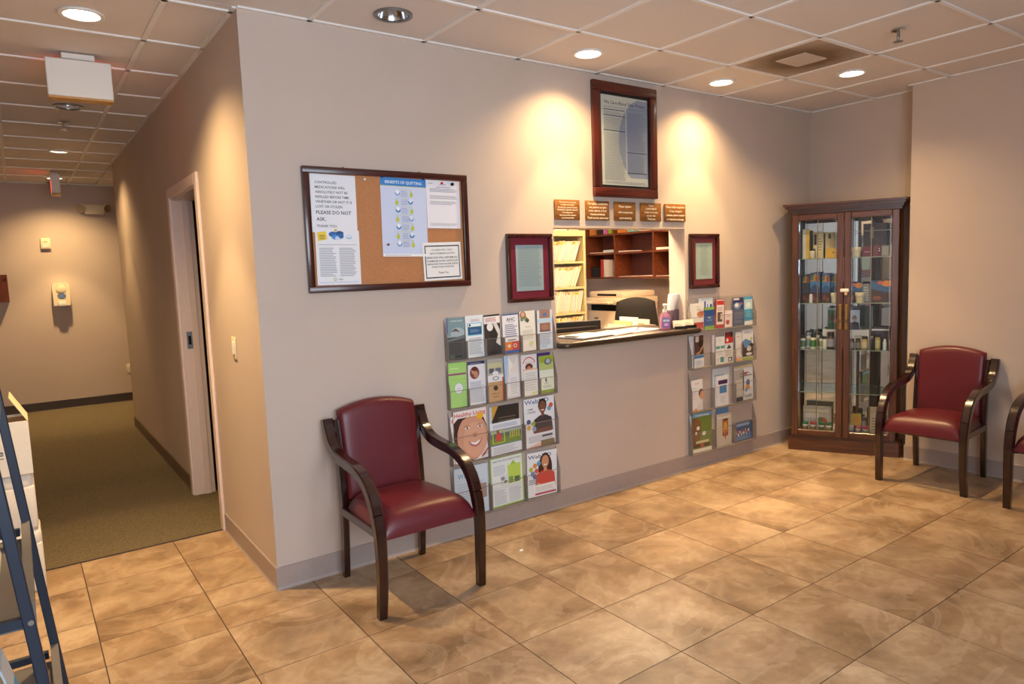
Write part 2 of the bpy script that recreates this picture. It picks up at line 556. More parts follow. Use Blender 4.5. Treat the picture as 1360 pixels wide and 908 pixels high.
struct(mb.build('floor_carpet', smooth=0))
sbox('trim_1', XL, 0, YC - .012, YC, -.05, .004, mat('transition_strip', (58, 48, 40), .5))

# ---- baseboards (coved vinyl)
def base_prof(name, p0, p1, nrm, m, h=.112, t=.007):
    a, b, n_ = Vector(p0), Vector(p1), Vector(nrm)
    prof = [(0, 0), (t + .008, 0), (t + .003, .006), (t, .014), (t, h - .004), (t - .004, h), (0, h)]
    vs = [(q + n_ * o) + Vector((0, 0, z)) for q in (a, b) for o, z in prof]
    k = len(prof)
    fs = [tuple(range(k)), tuple(range(k, 2 * k))] + [(i, (i + 1) % k, k + (i + 1) % k, k + i) for i in range(k)]
    struct(MB().add(vs, fs, m).build(name, smooth=0))
base_prof('baseboard_back', (-.0066, 0, 0), (XN, 0, 0), (0, -1, 0), M_BASE)
base_prof('baseboard_hall', (0, -.0078, 0), (0, DY0 - .065, 0), (-1, 0, 0), M_BASE)
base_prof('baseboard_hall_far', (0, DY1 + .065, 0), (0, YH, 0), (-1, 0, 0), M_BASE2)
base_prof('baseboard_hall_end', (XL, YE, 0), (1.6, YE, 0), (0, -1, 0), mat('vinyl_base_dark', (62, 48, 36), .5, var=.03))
base_prof('baseboard_nook', (XN, YN, 0), (XN, 0, 0), (-1, 0, 0), M_BASE)
base_prof('baseboard_right', (XR, WY, 0), (XR, YN + .007, 0), (-1, 0, 0), M_BASE)
base_prof('baseboard_left', (XL, WY, 0), (XL, YE, 0), (1, 0, 0), M_BASE)

# ---- ceiling: slab, tees and panels
ceiling = boxes('ceiling', [(XL - .1, XN + .1, WY - .2, TH, H + .05, H + .1), (XL - .1, .13, TH, YE + .1, H + .05, H + .1), (.13, 1.7, YH - .1, YE + .1, H + .05, H + .1)], M_CTILE)
GX, GY, GS = 0.9376, -0.5450, 0.6096
LIGHTS = [  # x, y, lit
    (1.844, -.286, 1), (3.061, -.262, 1), (3.659, -.846, 1), (.638, -.271, 0),
    (-.56, .434, 1), (-.506, 2.41, 0), (-.475, 4.34, 1), (-.435, 6.28, 1)]
VENT = (GX + 3 * GS, GX + 4 * GS, GY - GS, GY)
LR = 0.078
_cm = {}
def panel(x0, x1, y0, y1):
    cx, cy = (x0 + x1) / 2, (y0 + y1) / 2
    w, d = (x1 - x0) / 2 - .004, (y1 - y0) / 2 - .004
    if abs(cx - (VENT[0] + VENT[1]) / 2) < .05 and abs(cy - (VENT[2] + VENT[3]) / 2) < .05: return
    hole = None
    for lx, ly, _ in LIGHTS:
        if x0 < lx < x1 and y0 < ly < y1:
            hole = (min(max(lx - cx, -w + LR + .02), w - LR - .02), min(max(ly - cy, -d + LR + .02), d - LR - .02))
            if w < LR + .02: hole = (0, hole[1])
    key = (round(w, 4), round(d, 4))
    z0, z1 = .007, .022
    if hole is None and key in _cm:
        o = bpy.data.objects.new('ceiling_panel', _cm[key]); COL.objects.link(o); o.parent = ceiling
    else:
        mb = MB()
        if hole is None:
            mb.box(-w, w, -d, d, z0, z1, M_CTILE)
        else:
            hx, hy = hole
            angs = sorted([2 * math.pi * i / 32 for i in range(32)] + [math.atan2(b - hy, a - hx) % (2 * math.pi) for a in (-w, w) for b in (-d, d)])
            inn, out = [], []
            for a in angs:
                c, s_ = math.cos(a), math.sin(a)
                t = min(((w if c > 0 else -w) - hx) / c if abs(c) > 1e-9 else 9, ((d if s_ > 0 else -d) - hy) / s_ if abs(s_) > 1e-9 else 9)
                inn.append((hx + LR * c, hy + LR * s_)); out.append((hx + t * c, hy + t * s_))
            k = len(angs)
            vs = [(x, y, z0) for x, y in inn + out] + [(x, y, z1) for x, y in inn + out]
            fs = []
            for i in range(k):
                j = (i + 1) % k
                fs += [(i, j, k + j, k + i), (2 * k + i, 3 * k + i, 3 * k + j, 2 * k + j), (i, 2 * k + i, 2 * k + j, j), (k + i, k + j, 3 * k + j, 3 * k + i)]
            mb.add(vs, fs, M_CTILE)
        o = mb.build('ceiling_panel', ceiling, smooth=0)
        if hole is None: _cm[key] = o.data
    o.location = (cx, cy, H)
RECTS = ((XL, XR, WY, 0), (XR, XN, YN, 0), (XL, 0, 0, YE), (0, 1.6, YH, YE))
for i in range(-6, 8):
    for j in range(-10, 14):
        x0, y0 = GX + GS * i, GY + GS * j
        for k, (a0, a1, b0, b1) in enumerate(RECTS):
            # cells that straddle two areas are cut at the wall lines
            c0, c1, d0, d1 = max(x0, a0), min(x0 + GS, a1), max(y0, b0), min(y0 + GS, b1)
            if k == 0 and c0 < 0 and y0 < 0 < y0 + GS: d1 = y0 + GS if c1 <= 0 else d1
            if k == 2 and y0 < 0 < y0 + GS and x0 + GS <= 0: continue
            if c1 - c0 > .015 and d1 - d0 > .015: panel(c0, c1, d0, d1)
def tee(x0, x1, y0, y1):
    MB().box(x0, x1, y0, y1, H - .001, H + .008, M_TEE).build('grid_tee', ceiling, smooth=0)
tw = .012
for i in range(-6, 8):
    x = GX + GS * i
    for (a0, a1, b0, b1) in RECTS:
        if a0 + .02 < x < a1 - .02: tee(x - tw, x + tw, b0, b1)
for j in range(-10, 14):
    y = GY + GS * j
    for (a0, a1, b0, b1) in RECTS:
        if b0 + .02 < y < b1 - .02: tee(a0, a1, y - tw * .8, y + tw * .8)
for (x0, x1, y0, y1) in ((0, XN, -.02, 0), (XR - .02, XR, WY, YN), (XN - .02, XN, YN, 0), (-.02, 0, 0, YH), (XL, 1.6, YE - .02, YE), (XL, XL + .02, WY, YE), (XL, XR, WY, WY + .02), (XR - .02, XN, YN, YN + .02)):
    MB().box(x0, x1, y0, y1, H - .001, H + .008, M_TEE).build('edge_angle', ceiling, smooth=0)

# ---- hall door
door = struct(MB().box(.135, .175, DY0 + .012, DY0 + .03, 0, .01, M_DARK).build('door_1', smooth=0))
fr = MB()
fr.box(-.004, .128, DY0 - .0, DY0 + .018, 0, DZ, M_TRIM); fr.box(-.004, .128, DY1 - .018, DY1, 0, DZ, M_TRIM); fr.box(-.004, .128, DY0 + .018, DY1 - .018, DZ - .018, DZ, M_TRIM)
fr.box(.06, .10, DY1 - .03, DY1 - .018, 0, DZ - .018, M_TRIM)
fr.build('jamb', door, smooth=0)
cw = .062
for (y0, y1, z0, z1) in ((DY0 - cw, DY0 + .006, 0, DZ + cw), (DY1 - .006, DY1 + cw, 0, DZ + cw), (DY0 + .006, DY1 - .006, DZ - .006, DZ + cw)):
    MB().rbox(-.018, .0, y0, y1, z0, z1, M_TRIM, .004, 1).build('casing', door, smooth=0)
lf = MB().box(.145, .145 + .80, DY0 - .045, DY0 - .001, .01, DZ - .02, wood('door_brown', (70, 40, 24), (98, 60, 36), .4, 2, 6, .1)).build('leaf', door, smooth=0)
MB().cyl((.88, DY0 - .001, 1.0), .012, .05, M_STEEL, axis='y').lathe([(.012, 0), (.028, .015), (.028, .035), (.01, .045)], M_STEEL, X=Matrix.Translation((.88, DY0 + .03, 1.0)) @ Matrix.Rotation(R(-90), 4, 'X')).build('knob', lf)
sp = MB(); sp.box(.022, .058, DY1 - .0205, DY1 - .018, 1.045, 1.165, M_STEEL); sp.box(.032, .05, DY1 - .022, DY1 - .0204, 1.075, 1.135, M_DARK)
tag(sp.build('strike_plate', door, smooth=0), 'steel strike plate')
M_DIM = mat('unlit_room_shade', (58, 46, 38), .8)  # shade of the unlit side room painted into its wall colour
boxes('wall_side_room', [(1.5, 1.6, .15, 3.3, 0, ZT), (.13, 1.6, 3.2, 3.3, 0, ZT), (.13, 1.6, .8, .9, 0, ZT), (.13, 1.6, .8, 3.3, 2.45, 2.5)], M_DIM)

# ---- reception office behind the opening
OXR, OYB = 5.5, 3.95
boxes('wall_office', [(OXR, OXR + .1, TH, OYB + .1, 0, ZT), (1.6, OXR, OYB, OYB + .1, 0, ZT)], M_WALL)
sbox('ceiling_office', 1.5, OXR + .1, TH, OYB + .1, H, H + .06, M_CTILE)
sbox('floor_office', 1.5, OXR + .1, TH, OYB + .1, -.06, 0, M_CARPET)

# ================================================================ CEILING FITTINGS
def downlight(x, y, lit, label, group, power=1.0):
    t = thing('downlight', label, 'light', (x, y, H), 0, group)
    # trim ring
    MB().lathe([(LR - .004, .006), (LR - .004, -.002), (LR + .004, -.005), (LR + .013, -.003), (LR + .013, .006)], M_WHITE if lit else M_STEEL, n=36, caps=False).build('trim_ring', t)
    mb = MB(); prof = [(LR - .004, .004), (LR - .012, .035), (.05, .10)] if not lit else [(LR - .005, .004), (LR - .010, .030)]
    k = 36; vs = [(r_ * math.cos(2 * math.pi * i / k), r_ * math.sin(2 * math.pi * i / k), z) for r_, z in prof for i in range(k)]
    mb.add(vs, [(j * k + i, j * k + (i + 1) % k, (j + 1) * k + (i + 1) % k, (j + 1) * k + i) for j in range(len(prof) - 1) for i in range(k)], M_CHROME if not lit else M_WHITE)
    mb.build('reflector', t)
    if lit:
        MB().lathe([(LR - .010, .024), (LR - .010, .030)], emis('lamp_glow', (1.0, .93, .80), 9.0), n=36).build('lamp', t)
        # the reflector throws a tight core and a softer wide spill
        for nm, size, blend, k in (('downlight_core', 62, .35, .75), ('downlight_spill', 132, .95, 1.05)):
            ld = bpy.data.lights.new(nm, 'SPOT')
            ld.energy = SPOT_W * power * k; ld.color = WARM; ld.spot_size = R(size); ld.spot_blend = blend; ld.shadow_soft_size = .045
            lo = bpy.data.objects.new(nm, ld); COL.objects.link(lo); lo.parent = t
            lo.location = (0, 0, .016)
    else:
        MB().lathe([(.05, .098), (.05, .104)], M_STEEL, n=24).lathe([(.012, .098), (.03, .075), (.034, .06), (.02, .052)], M_CHROME, n=20).build('lamp', t)
DL = ['lit recessed downlight above the left edge of the tall privacy poster', 'lit recessed downlight near the wall between privacy poster and ceiling vent',
      'lit recessed downlight near the nook, in front of the display cabinet', 'unlit recessed ceiling can with a shiny silver reflector above the cork board',
      'large bright hall downlight nearest the camera, before the hanging sign', 'unlit hall ceiling can half hidden behind the hanging white sign',
      'lit hall downlight midway down the hallway past the sprinkler', 'farthest lit hall downlight close to the end wall']
DP = [1.0, 1.0, .75, 0, 1.8, 0, 1.7, 1.5]
for (x, y, l), lb, pw in zip(LIGHTS, DL, DP):
    downlight(x, y, l, lb, 'recessed hall downlights' if x < 0 else 'recessed waiting room downlights', pw)

# sprinklers
def sprinkler(x, y, label):
    t = thing('sprinkler', label, 'sprinkler', (x, y, H), 0, 'ceiling fire sprinklers')
    MB().lathe([(.0, 0), (.034, -.001), (.036, -.005), (.02, -.009), (.012, -.012)], M_CHROME, n=24).build('escutcheon', t)
    MB().cyl((0, 0, -.03), .009, .022, M_STEEL, 10).build('stem', t)
    for s in (-1, 1):
        MB().tube([(s * .006, 0, -.022), (s * .016, 0, -.034), (s * .013, 0, -.05), (0, 0, -.056)], .003, M_STEEL, 6).build('frame_arm', t)
    mb = MB().cyl((0, 0, -.061), .02, .002, M_STEEL, 16)
    for i in range(10):
        a = i * 36
        mb.box(.017, .026, -.0025, .0025, -.061, -.059, M_STEEL, Matrix.Rotation(R(a), 4, 'Z'))
    mb.build('deflector', t)
sprinkler(3.032, -1.45, 'chrome fire sprinkler head right of the ceiling air vent')
sprinkler(-.506, 2.95, 'small fire sprinkler on the hall ceiling just past the hanging sign')
sprinkler(-.466, 6.70, 'small fire sprinkler on the hall ceiling by the end wall')

# air vent
def vent_mat():
    m = bpy.data.materials.new('dusty_perforated_plate'); m.use_nodes = True
    nt = m.node_tree; L = nt.links.new; b = nt.nodes['Principled BSDF']
    tc = nt.nodes.new('ShaderNodeTexCoord')
    vo = nt.nodes.new('ShaderNodeTexVoronoi'); vo.inputs['Scale'].default_value = 150; vo.inputs['Randomness'].default_value = 0
    L(tc.outputs['Object'], vo.inputs['Vector'])
    r = nt.nodes.new('ShaderNodeValToRGB'); r.color_ramp.elements[0].position = .25; r.color_ramp.elements[1].position = .35
    r.color_ramp.elements[0].color = rgb((58, 48, 38)); r.color_ramp.elements[1].color = rgb((206, 196, 186))
    L(vo.outputs['Distance'], r.inputs[0])
    # dust builds up around the air path, a ring of its own shape
    gr = nt.nodes.new('ShaderNodeTexGradient'); gr.gradient_type = 'SPHERICAL'
    mp = nt.nodes.new('ShaderNodeMapping'); mp.inputs['Scale'].default_value = (2.9, 2.9, 2.9)
    L(tc.outputs['Object'], mp.inputs[0]); L(mp.outputs[0], gr.inputs[0])
    nz = nt.nodes.new('ShaderNodeTexNoise'); nz.inputs['Scale'].default_value = 9
    L(tc.outputs['Object'], nz.inputs['Vector'])
    ma = nt.nodes.new('ShaderNodeMath'); ma.operation = 'MULTIPLY_ADD'; ma.inputs[1].default_value = .25; 
    L(nz.outputs['Fac'], ma.inputs[0]); L(gr.outputs['Fac'], ma.inputs[2])
    r2 = nt.nodes.new('ShaderNodeValToRGB'); r2.color_ramp.elements[0].position = .12; r2.color_ramp.elements[1].position = .62
    r2.color_ramp.elements[0].color = (.72, .66, .60, 1); r2.color_ramp.elements[1].color = (.26, .19, .12, 1)
    L(ma.outputs[0], r2.inputs[0])
    mx = nt.nodes.new('ShaderNodeMix'); mx.data_type = 'RGBA'; mx.blend_type = 'MULTIPLY'; mx.inputs[0].default_value = 1
    L(r.outputs[0], mx.inputs[6]); L(r2.outputs[0], mx.inputs[7]); L(mx.outputs[2], b.inputs['Base Color'])
    b.inputs['Roughness'].default_value = .7
    return m
t = thing('air_vent', 'square perforated ceiling air vent stained with brown dust', 'vent', ((VENT[0] + VENT[1]) / 2, (VENT[2] + VENT[3]) / 2, H))
h_ = GS / 2 - .012
MB().box(-h_, h_, -h_, h_, .004, .010, vent_mat()).build('perforated_plate', t, smooth=0)
mb = MB()
for s in (-1, 1):
    mb.box(-h_, h_, s * h_ - .006, s * h_ + .006, -.002, .012, M_TEE); mb.box(s * h_ - .006, s * h_ + .006, -h_, h_, -.002, .012, M_TEE)
mb.build('vent_frame', t, smooth=0)
tag(MB().rbox(-.115, .115, -.10, .10, -.0, .006, mat('vent_plate', (196, 184, 176), .6, var=.03), .002, 1).build('center_plate', t, smooth=0), 'clean pale centre plate')

# exit signs
RED = emis('exit_red', (1, .06, .03), 9.0)
def exit_sign(x, y, rz, label):
    t = thing('exit_sign', label, 'exit sign', (x, y, H), rz, 'hanging hall exit signs')
    MB().rbox(-.075, .075, -.034, .034, -.030, 0, M_WHITE, .004, 1).build('canopy', t, smooth=0)
    MB().box(-.02, .02, -.012, .012, -.045, -.024, M_WHITE).build('neck', t, smooth=0)
    MB().rbox(-.148, .148, -.042, .042, -.226, -.034, M_WHITE, .006, 2).build('housing', t, smooth=0)
    MB().box(-.146, .146, -.040, .040, -.236, -.225, mat('amber_lens', (188, 138, 66), .4, var=0)).build('down_lens', t, smooth=0)
    vs, fs, L_ = textmesh('EXIT')
    k = .21 / L_
    MB().add([(.105 - a * k,   .0425, -.20 + b * k * 1.5) for a, b in vs], fs, RED).build('lettering', t, smooth=None)
exit_sign(-.535, 1.10, R(-2), 'blank white back of a hanging exit sign near the hall entrance')
exit_sign(-.455, 5.85, R(88), 'hanging exit sign seen edge-on at the far end of the hall')

# ================================================================ HALL END WALL AND SIDE FITTINGS
t = thing('emergency_light', 'two-headed emergency light high on the hall end wall', 'emergency light', (-.035, YE, 2.43))
MB().rbox(-.10, .10, -.06, 0, -.055, .06, M_CREAM, .01, 2).build('housing', t)
for s in (-1, 1):
    X = Matrix.Translation((s * .135, -.055, .02)) @ Matrix.Rotation(R(s * 35), 4, 'Z') @ Matrix.Rotation(R(105), 4, 'X')
    hd = MB().lathe([(.02, -.05), (.04, -.035), (.055, .0), (.055, .02)], M_CREAM, n=20, X=X).build('lamp_head', t)
    MB().lathe([(.05, .0195), (.05, .022)], M_CHROME, n=20, X=X).build('lens', hd)
def wall_plate(name, label, cat, loc, w, h, rz=0):
    t = thing(name, label, cat, loc, rz)
    MB().rbox(-w / 2, w / 2, -.007, 0, -h / 2, h / 2, M_CREAM, .003, 2).build('plate', t)
    return t
t = thing('wall_sensor', 'small cream wall sensor below the emergency light, hall end', 'sensor', (-.565, YE, 2.02))
MB().rbox(-.05, .05, -.035, 0, -.065, .065, M_CREAM, .008, 2).build('housing', t)
MB().rbox(-.03, .03, -.038, -.034, -.05, -.02, M_WHITE, .002, 1).build('grille', t)
MB().box(-.02, .02, -.037, -.034, .015, .022, M_BLACK).build('slot', t, smooth=0)
t = thing('soap_dispenser', 'cream hand sanitizer dispenser mounted on the hall end wall', 'dispenser', (-.46, YE, 1.27))
prof = [(-.09, 0), (.09, 0), (.095, .10), (.095, .25), (.08, .275), (-.08, .275), (-.095, .25), (-.095, .10)]
X = Matrix(((1, 0, 0, 0), (0, 0, -1, 0), (0, 1, 0, 0), (0, 0, 0, 1)))
MB().prism([(x * .93, z) for x, z in prof], 0, .09, M_CREAM, X).build('housing', t)
MB().lathe([(.055, .0), (.05, .01), (.03, .016)], M_CREAM, n=20, X=Matrix.Translation((0, -.085, .20)) @ Matrix.Rotation(R(90), 4, 'X')).build('cover', t)
MB().lathe([(.045, 0), (.040, .006)], mat('smoke_window', (60, 66, 84), .2, var=0), n=20, X=Matrix.Translation((0, -.088, .115)) @ Matrix.Rotation(R(90), 4, 'X') @ Matrix.Diagonal((1, .8, 1, 1))).build('refill_window', t)
MB().rbox(-.04, .04, -.11, -.05, -.012, .05, M_WHITE, .01, 2).build('nozzle', t)
MB().box(-.04, .04, -.0925, -.0895, .225, .24, flat('4a4a50')).build('emblem', t, smooth=0)
t = wall_plate('wall_outlet', 'cream power outlet low on the hall end wall', 'outlet', (.20, YE, .42), .075, .12)
for z in (-.026, .026): MB().rbox(-.016, .016, -.0095, -.006, z - .014, z + .014, M_WHITE, .003, 1).build('socket', t)
t = thing('chart_holder', 'dark wooden wall pocket at the left edge of the hall', 'wall pocket', (-1.10, YE, 1.34))
for x0, x1, y0, y1, z0, z1, nm in ((-.13, .13, -.012, 0, 0, .32, 'back_panel'), (-.13, .13, -.10, -.088, 0, .24, 'front_panel'), (-.13, -.118, -.088, -.012, 0, .30, 'side_panel'), (.118, .13, -.088, -.012, 0, .30, 'side_panel'), (-.118, .118, -.088, -.012, 0, .012, 'bottom_panel')):
    MB().box(x0, x1, y0, y1, z0, z1, wood('pocket_oak', (84, 34, 16), (116, 52, 26), .7, 2, 8, 0)).build(nm, t, smooth=0)
t = wall_plate('light_switch', 'cream light switch beside the doorway, near the wall corner', 'light switch', (0, .493, 1.155), .072, .118, R(-90))
MB().rbox(-.017, .017, -.012, -.006, -.033, .033, M_WHITE, .002, 1).build('rocker', t)
for z in (-.048, .048): MB().cyl((0, -.0075, z), .003, .001, M_STEEL, 8, axis='y').build('screw', t)

# ================================================================ BULLETIN BOARD
bb = thing('bulletin_board', 'cork bulletin board in a dark mahogany frame', 'bulletin board', (.70, 0, 1.435))
w, h = .918, .61
MB().box(-w / 2 + .02, w / 2 - .02, -.010, -.001, .02, h - .02, M_CORK).build('cork_sheet', bb, smooth=0)
fw_ = .032
for (x0, x1, z0, z1, mm) in ((-w / 2, w / 2, 0, fw_, M_MAHOGX), (-w / 2, w / 2, h - fw_, h, M_MAHOGX), (-w / 2, -w / 2 + fw_, fw_, h - fw_, M_MAHOG), (w / 2 - fw_, w / 2, fw_, h - fw_, M_MAHOG)):
    MB().rbox(x0, x1, -.028, -.001, z0, z1, mm, .004, 2).build('frame_rail', bb)
for x in (-.25, .17): MB().cyl((x, -.014, h - .001), .006, .006, M_BRASS, 10).build('hanger', bb)
def wallcard(name, label, cat, x0, x1, z0, z1, y, art, rot=0, lean=0, group=None, paper='e6e6ea', t=.0012):
    c = Card(x1 - x0, z1 - z0, t, paper)
    art(c)
    return c.done(name, ((x0 + x1) / 2, y, z0 + (x1 - x0) / 2 * abs(math.sin(R(rot)))), (R(lean), R(rot), 0), label, cat, group)
GB = 'papers pinned to the cork board'
def a1(c):
    L = ['CONTROLLED', 'MEDICATIONS WILL', 'ABSOLUTELY NOT BE', 'REFILLED BEFORE TIME', 'WHETHER OR NOT IT IS', 'LOST OR STOLEN.']
    for i, s in enumerate(L): c.text(s, .1, .84 - i * .083, .042, '4a4a4e', align='L', maxw=.8)
    c.text('PLEASE DO NOT', .1, .315, .06, '3a3a40', align='L', maxw=.82)
    c.text('ASK.', .1, .20, .06, '3a3a40', align='L')
    c.text('THANK YOU.', .1, .09, .042, '4a4a4e', align='L')
wallcard('notice_sheet', 'white sheet about controlled medications reading please do not ask', 'paper', .277, .508, 1.728, 2.009, -.0112, a1, .6, group=GB)
def a2(c):
    c.poly([(.06, .80), (.27, .84), (.24, .985), (.04, .96)], 'e8c83a').lines(.09, .84, .22, .93, 3, '6a5a20', 3)
    for u, v, ru, rv, col in ((.40, .93, .1, .05, '2a62a8'), (.48, .88, .12, .05, '3f86cc'), (.55, .95, .09, .04, '1f4a86'), (.52, .86, .08, .035, 'c8d8ec'), (.58, .90, .06, .05, '2a62a8'), (.76, .88, .07, .035, '8fb4d4'), (.76, .895, .07, .03, 'd0dfea')): c.ell(u, v, ru, rv, col)
    c.rect(.05, .735, .92, .742, '7a7a80')
    c.lines(.07, .16, .45, .70, 17, '9a9aa0', 5); c.lines(.52, .16, .90, .70, 17, '9a9aa0', 6)
    c.ring(.40, .10, .035, .03, 'b0b84a', .4); c.text('FDA', .53, .085, .03, '4a6a8a'); c.rect(.05, .045, .95, .052, '8aa4c4')
wallcard('flyer_sheet', 'flyer with blue pills and a yellow note at the top', 'paper', .286, .512, 1.470, 1.738, -.0130, a2, .5, group=GB)
def a3(c):
    c.rect(0, .90, 1, 1, '3a86cc').rect(0, .893, 1, .90, 'c8c850').text('BENEFITS OF QUITTING', .5, .928, .036, 'f4f8fc', wu=.8)
    for i in range(7):
        v = .82 - i * .108
        a, b = (.36, .66) if i % 2 == 0 else (.64, .34)
        c.rect(min(a, b) + .05, v + .035, max(a, b) - .04 + .04, v + .039, 'c0c43a')
        c.rect(b - .006, v - .01, b + .006, v + .039, 'c0c43a')
        c.ell(b, v - .025, .035, .032, 'c2c63a', 14)
        c.ring(a, v, .055, .042, '3f86b8', .45 if i % 3 else .25, 180, 360); c.ell(a, v + .006, .035, .024, 'dfe8f4' if i % 2 else 'f2f4fa', 14)
        c.lines(.43, v - .05, .59, v + .03, 4, 'a4a8bc', i)
    c.rect(0, 0, 1, .032, 'f0f0f0').rect(.04, .012, .6, .018, '8a8a9a')
wallcard('health_poster', 'tall pale blue poster titled benefits of quitting', 'poster', .640, .903, 1.603, 2.009, -.0112, a3, .8, group=GB, paper='cdd6ee')
def a4(c):
    c.rect(.06, .93, .2, .94, '7a7a80').rect(.38, .91, .6, .918, '9a4a4a').rect(.30, .855, .72, .865, '6a6a70')
    c.lines(.1, .76, .92, .84, 4, '9a9aa2', 8); c.lines(.1, .62, .92, .70, 3, 'a4a4aa', 9); c.lines(.1, .50, .92, .58, 3, 'a4a4aa', 10); c.lines(.08, .06, .95, .12, 2, 'b0b0b6', 11)
wallcard('memo_sheet', 'white typed memo pinned in the upper right of the cork board', 'paper', .907, 1.113, 1.753, 2.009, -.0125, a4, .3, group=GB, paper='eae8ee')
def a5(c):
    c.frame(.05, .06, .95, .92, .022, .03, '2a3038')
    for s, v, hh, col in (("IT IS EFFECTIVE 1/1/2017", .78, .042, '5a5a60'), ('NEW SYSTEM REGULATION', .69, .042, '4a4a50'), ('EFFECTIVE WILL INFORM ALL', .575, .05, '303036'), ('PHARMACIES OF ANY CONTROLLED', .49, .045, '404046'), ('MEDICATION THAT YOU ARE TAKING', .41, .042, '404046'), ('FROM OTHER PHYSICIANS', .335, .04, '6a6a70'), ('Thank You', .18, .05, '5a5a60')):
        c.text(s, .5, v, hh, col, maxw=.8)
wallcard('regulation_notice', 'white notice with a thick black border, lower right of cork board', 'paper', .872, 1.110, 1.471, 1.676, -.0140, a5, -1.2, group=GB, paper='ecebe8')
for i, (x, z, col, lb) in enumerate(((.653, 2.012, '2a2a5a', 'dark pushpin in the left corner of the quitting poster'), (.890, 2.012, '20244a', 'dark pushpin in the right corner of the quitting poster'), (.668, 1.668, '8a1020', 'dark red pushpin near the lower left of the quitting poster'), (1.001, 1.995, 'c02020', 'bright red pushpin at the top of the typed memo'), (1.066, 1.992, '101010', 'large black magnet pin on the typed memo'), (.558, 1.995, 'f0ece4', 'white pushpin alone in the bare cork near the top'), (.390, 1.740, 'd8c020', 'yellow pushpin at the top of the pills flyer'))):
    r_ = .009 if i == 4 else .006
    tag(MB().lathe([(r_ * .8, 0), (r_ * .6, .006), (r_, .009), (r_ * .9, .013)], flat(col, .3), n=12, X=Matrix.Rotation(R(90), 4, 'X')).build('pushpin', None, (x, -.0152 if i != 5 else -.0105, z)), lb, 'pushpin', 'pushpins on the cork board')

# ================================================================ FRAMED PICTURES
def framed(name, label, x0, x1, z0, z1, fw, mm, art, matcol=None, matw=0, inner='ececea', dep=.03, glass=True, fmatx=None):
    w, h = x1 - x0, z1 - z0
    t = thing(name, label, 'picture frame', ((x0 + x1) / 2, 0, z0))
    for (a0, a1, b0, b1, m_) in ((-w / 2, w / 2, 0, fw, fmatx or mm), (-w / 2, w / 2, h - fw, h, fmatx or mm), (-w / 2, -w / 2 + fw, fw, h - fw, mm), (w / 2 - fw, w / 2, fw, h - fw, mm)):
        MB().rbox(a0, a1, -dep, -.001, b0, b1, m_, .006, 2).build('frame_rail', t)
    if matcol:
        MB().box(-w / 2 + fw * .8, w / 2 - fw * .8, -.010, -.003, fw * .8, h - fw * .8, flat(matcol)).build('mat_board', t, smooth=0)
    g = fw + matw
    c = Card(w - 2 * g, h - 2 * g, .002, inner); art(c)
    c.done('print', (0, -.0105, g), parent=t)
    if glass:
        MB().box(-w / 2 + fw * .9, w / 2 - fw * .9, -.017, -.016, fw * .9, h - fw * .9, clear('picture_glass', 'f6f8f8', .0, .01)).build('glass_pane', t, smooth=0)
    return t
def pv(c):
    # bluish reflection in the glass, painted as a lens shape behind the right column
    pts = [(1, .98), (.78, .985), (.62, .93), (.47, .80), (.39, .66), (.36, .52), (.38, .38), (.45, .24), (.56, .12), (.62, .09), (1, .09)]
    c.poly(pts, 'a0a6ba')
    c.text('We Care About Your Privacy', .5, .905, .036, '3a3e52', wu=.88)
    c.rect(.05, .87, .93, .874, '6a6e80')
    for v in (.838, .772, .605): c.rect(.04, v, .50, v + .009, '3a4260')
    for v in (.375, .142): c.rect(.54, v, .97, v + .009, '3a4260')
    c.lines(.05, .785, .50, .83, 4, '9a9a9c', 2); c.lines(.05, .62, .50, .765, 10, '9a9a9c', 3); c.lines(.05, .06, .50, .595, 34, 'a8a8a6', 4)
    c.lines(.55, .40, .95, .84, 30, '8c90a4', 5); c.lines(.55, .16, .95, .365, 14, '9498a8', 6); c.lines(.05, .02, .95, .05, 2, 'a8a8a8', 7)
    c.rect(.512, .1, .53, .88, 'd6d4ce')
t = framed('privacy_poster', 'tall framed privacy notice poster high on the reception wall', 2.106, 2.680, 1.962, 2.686, .062, wood('poster_frame', (62, 20, 12), (96, 36, 22), .3, 2, 10, .4), pv, '14161a', .017, 'dcd8cc', fmatx=wood('poster_frame_x', (62, 20, 12), (96, 36, 22), .3, 0, 10, .4))
def ce(n, col, seed):
    def f(c):
        rn = random.Random(seed)
        for i in range(n):
            wv = (.84 if seed == 1 else .3 + .25 * rn.random())
            c.k = 1
            v = .93 - i * .86 / n
            c.rect(.5 - wv / 2, v, .5 + wv / 2 - (.1 * rn.random() if seed == 1 else 0), v + .012, col)
    return f
framed('framed_certificate', 'larger framed pale blue certificate with burgundy mat, left of reception window', 1.416, 1.750, 1.322, 1.726, .024, M_MAHOG, ce(26, '8c9a9e', 1), '8c2438', .042, 'b4c4c8')
framed('framed_certificate', 'smaller framed pale green certificate with burgundy mat, right of reception window', 3.012, 3.330, 1.334, 1.730, .028, M_MAHOG, ce(19, '98a498', 2), '90303a', .040, 'c2d2c4')

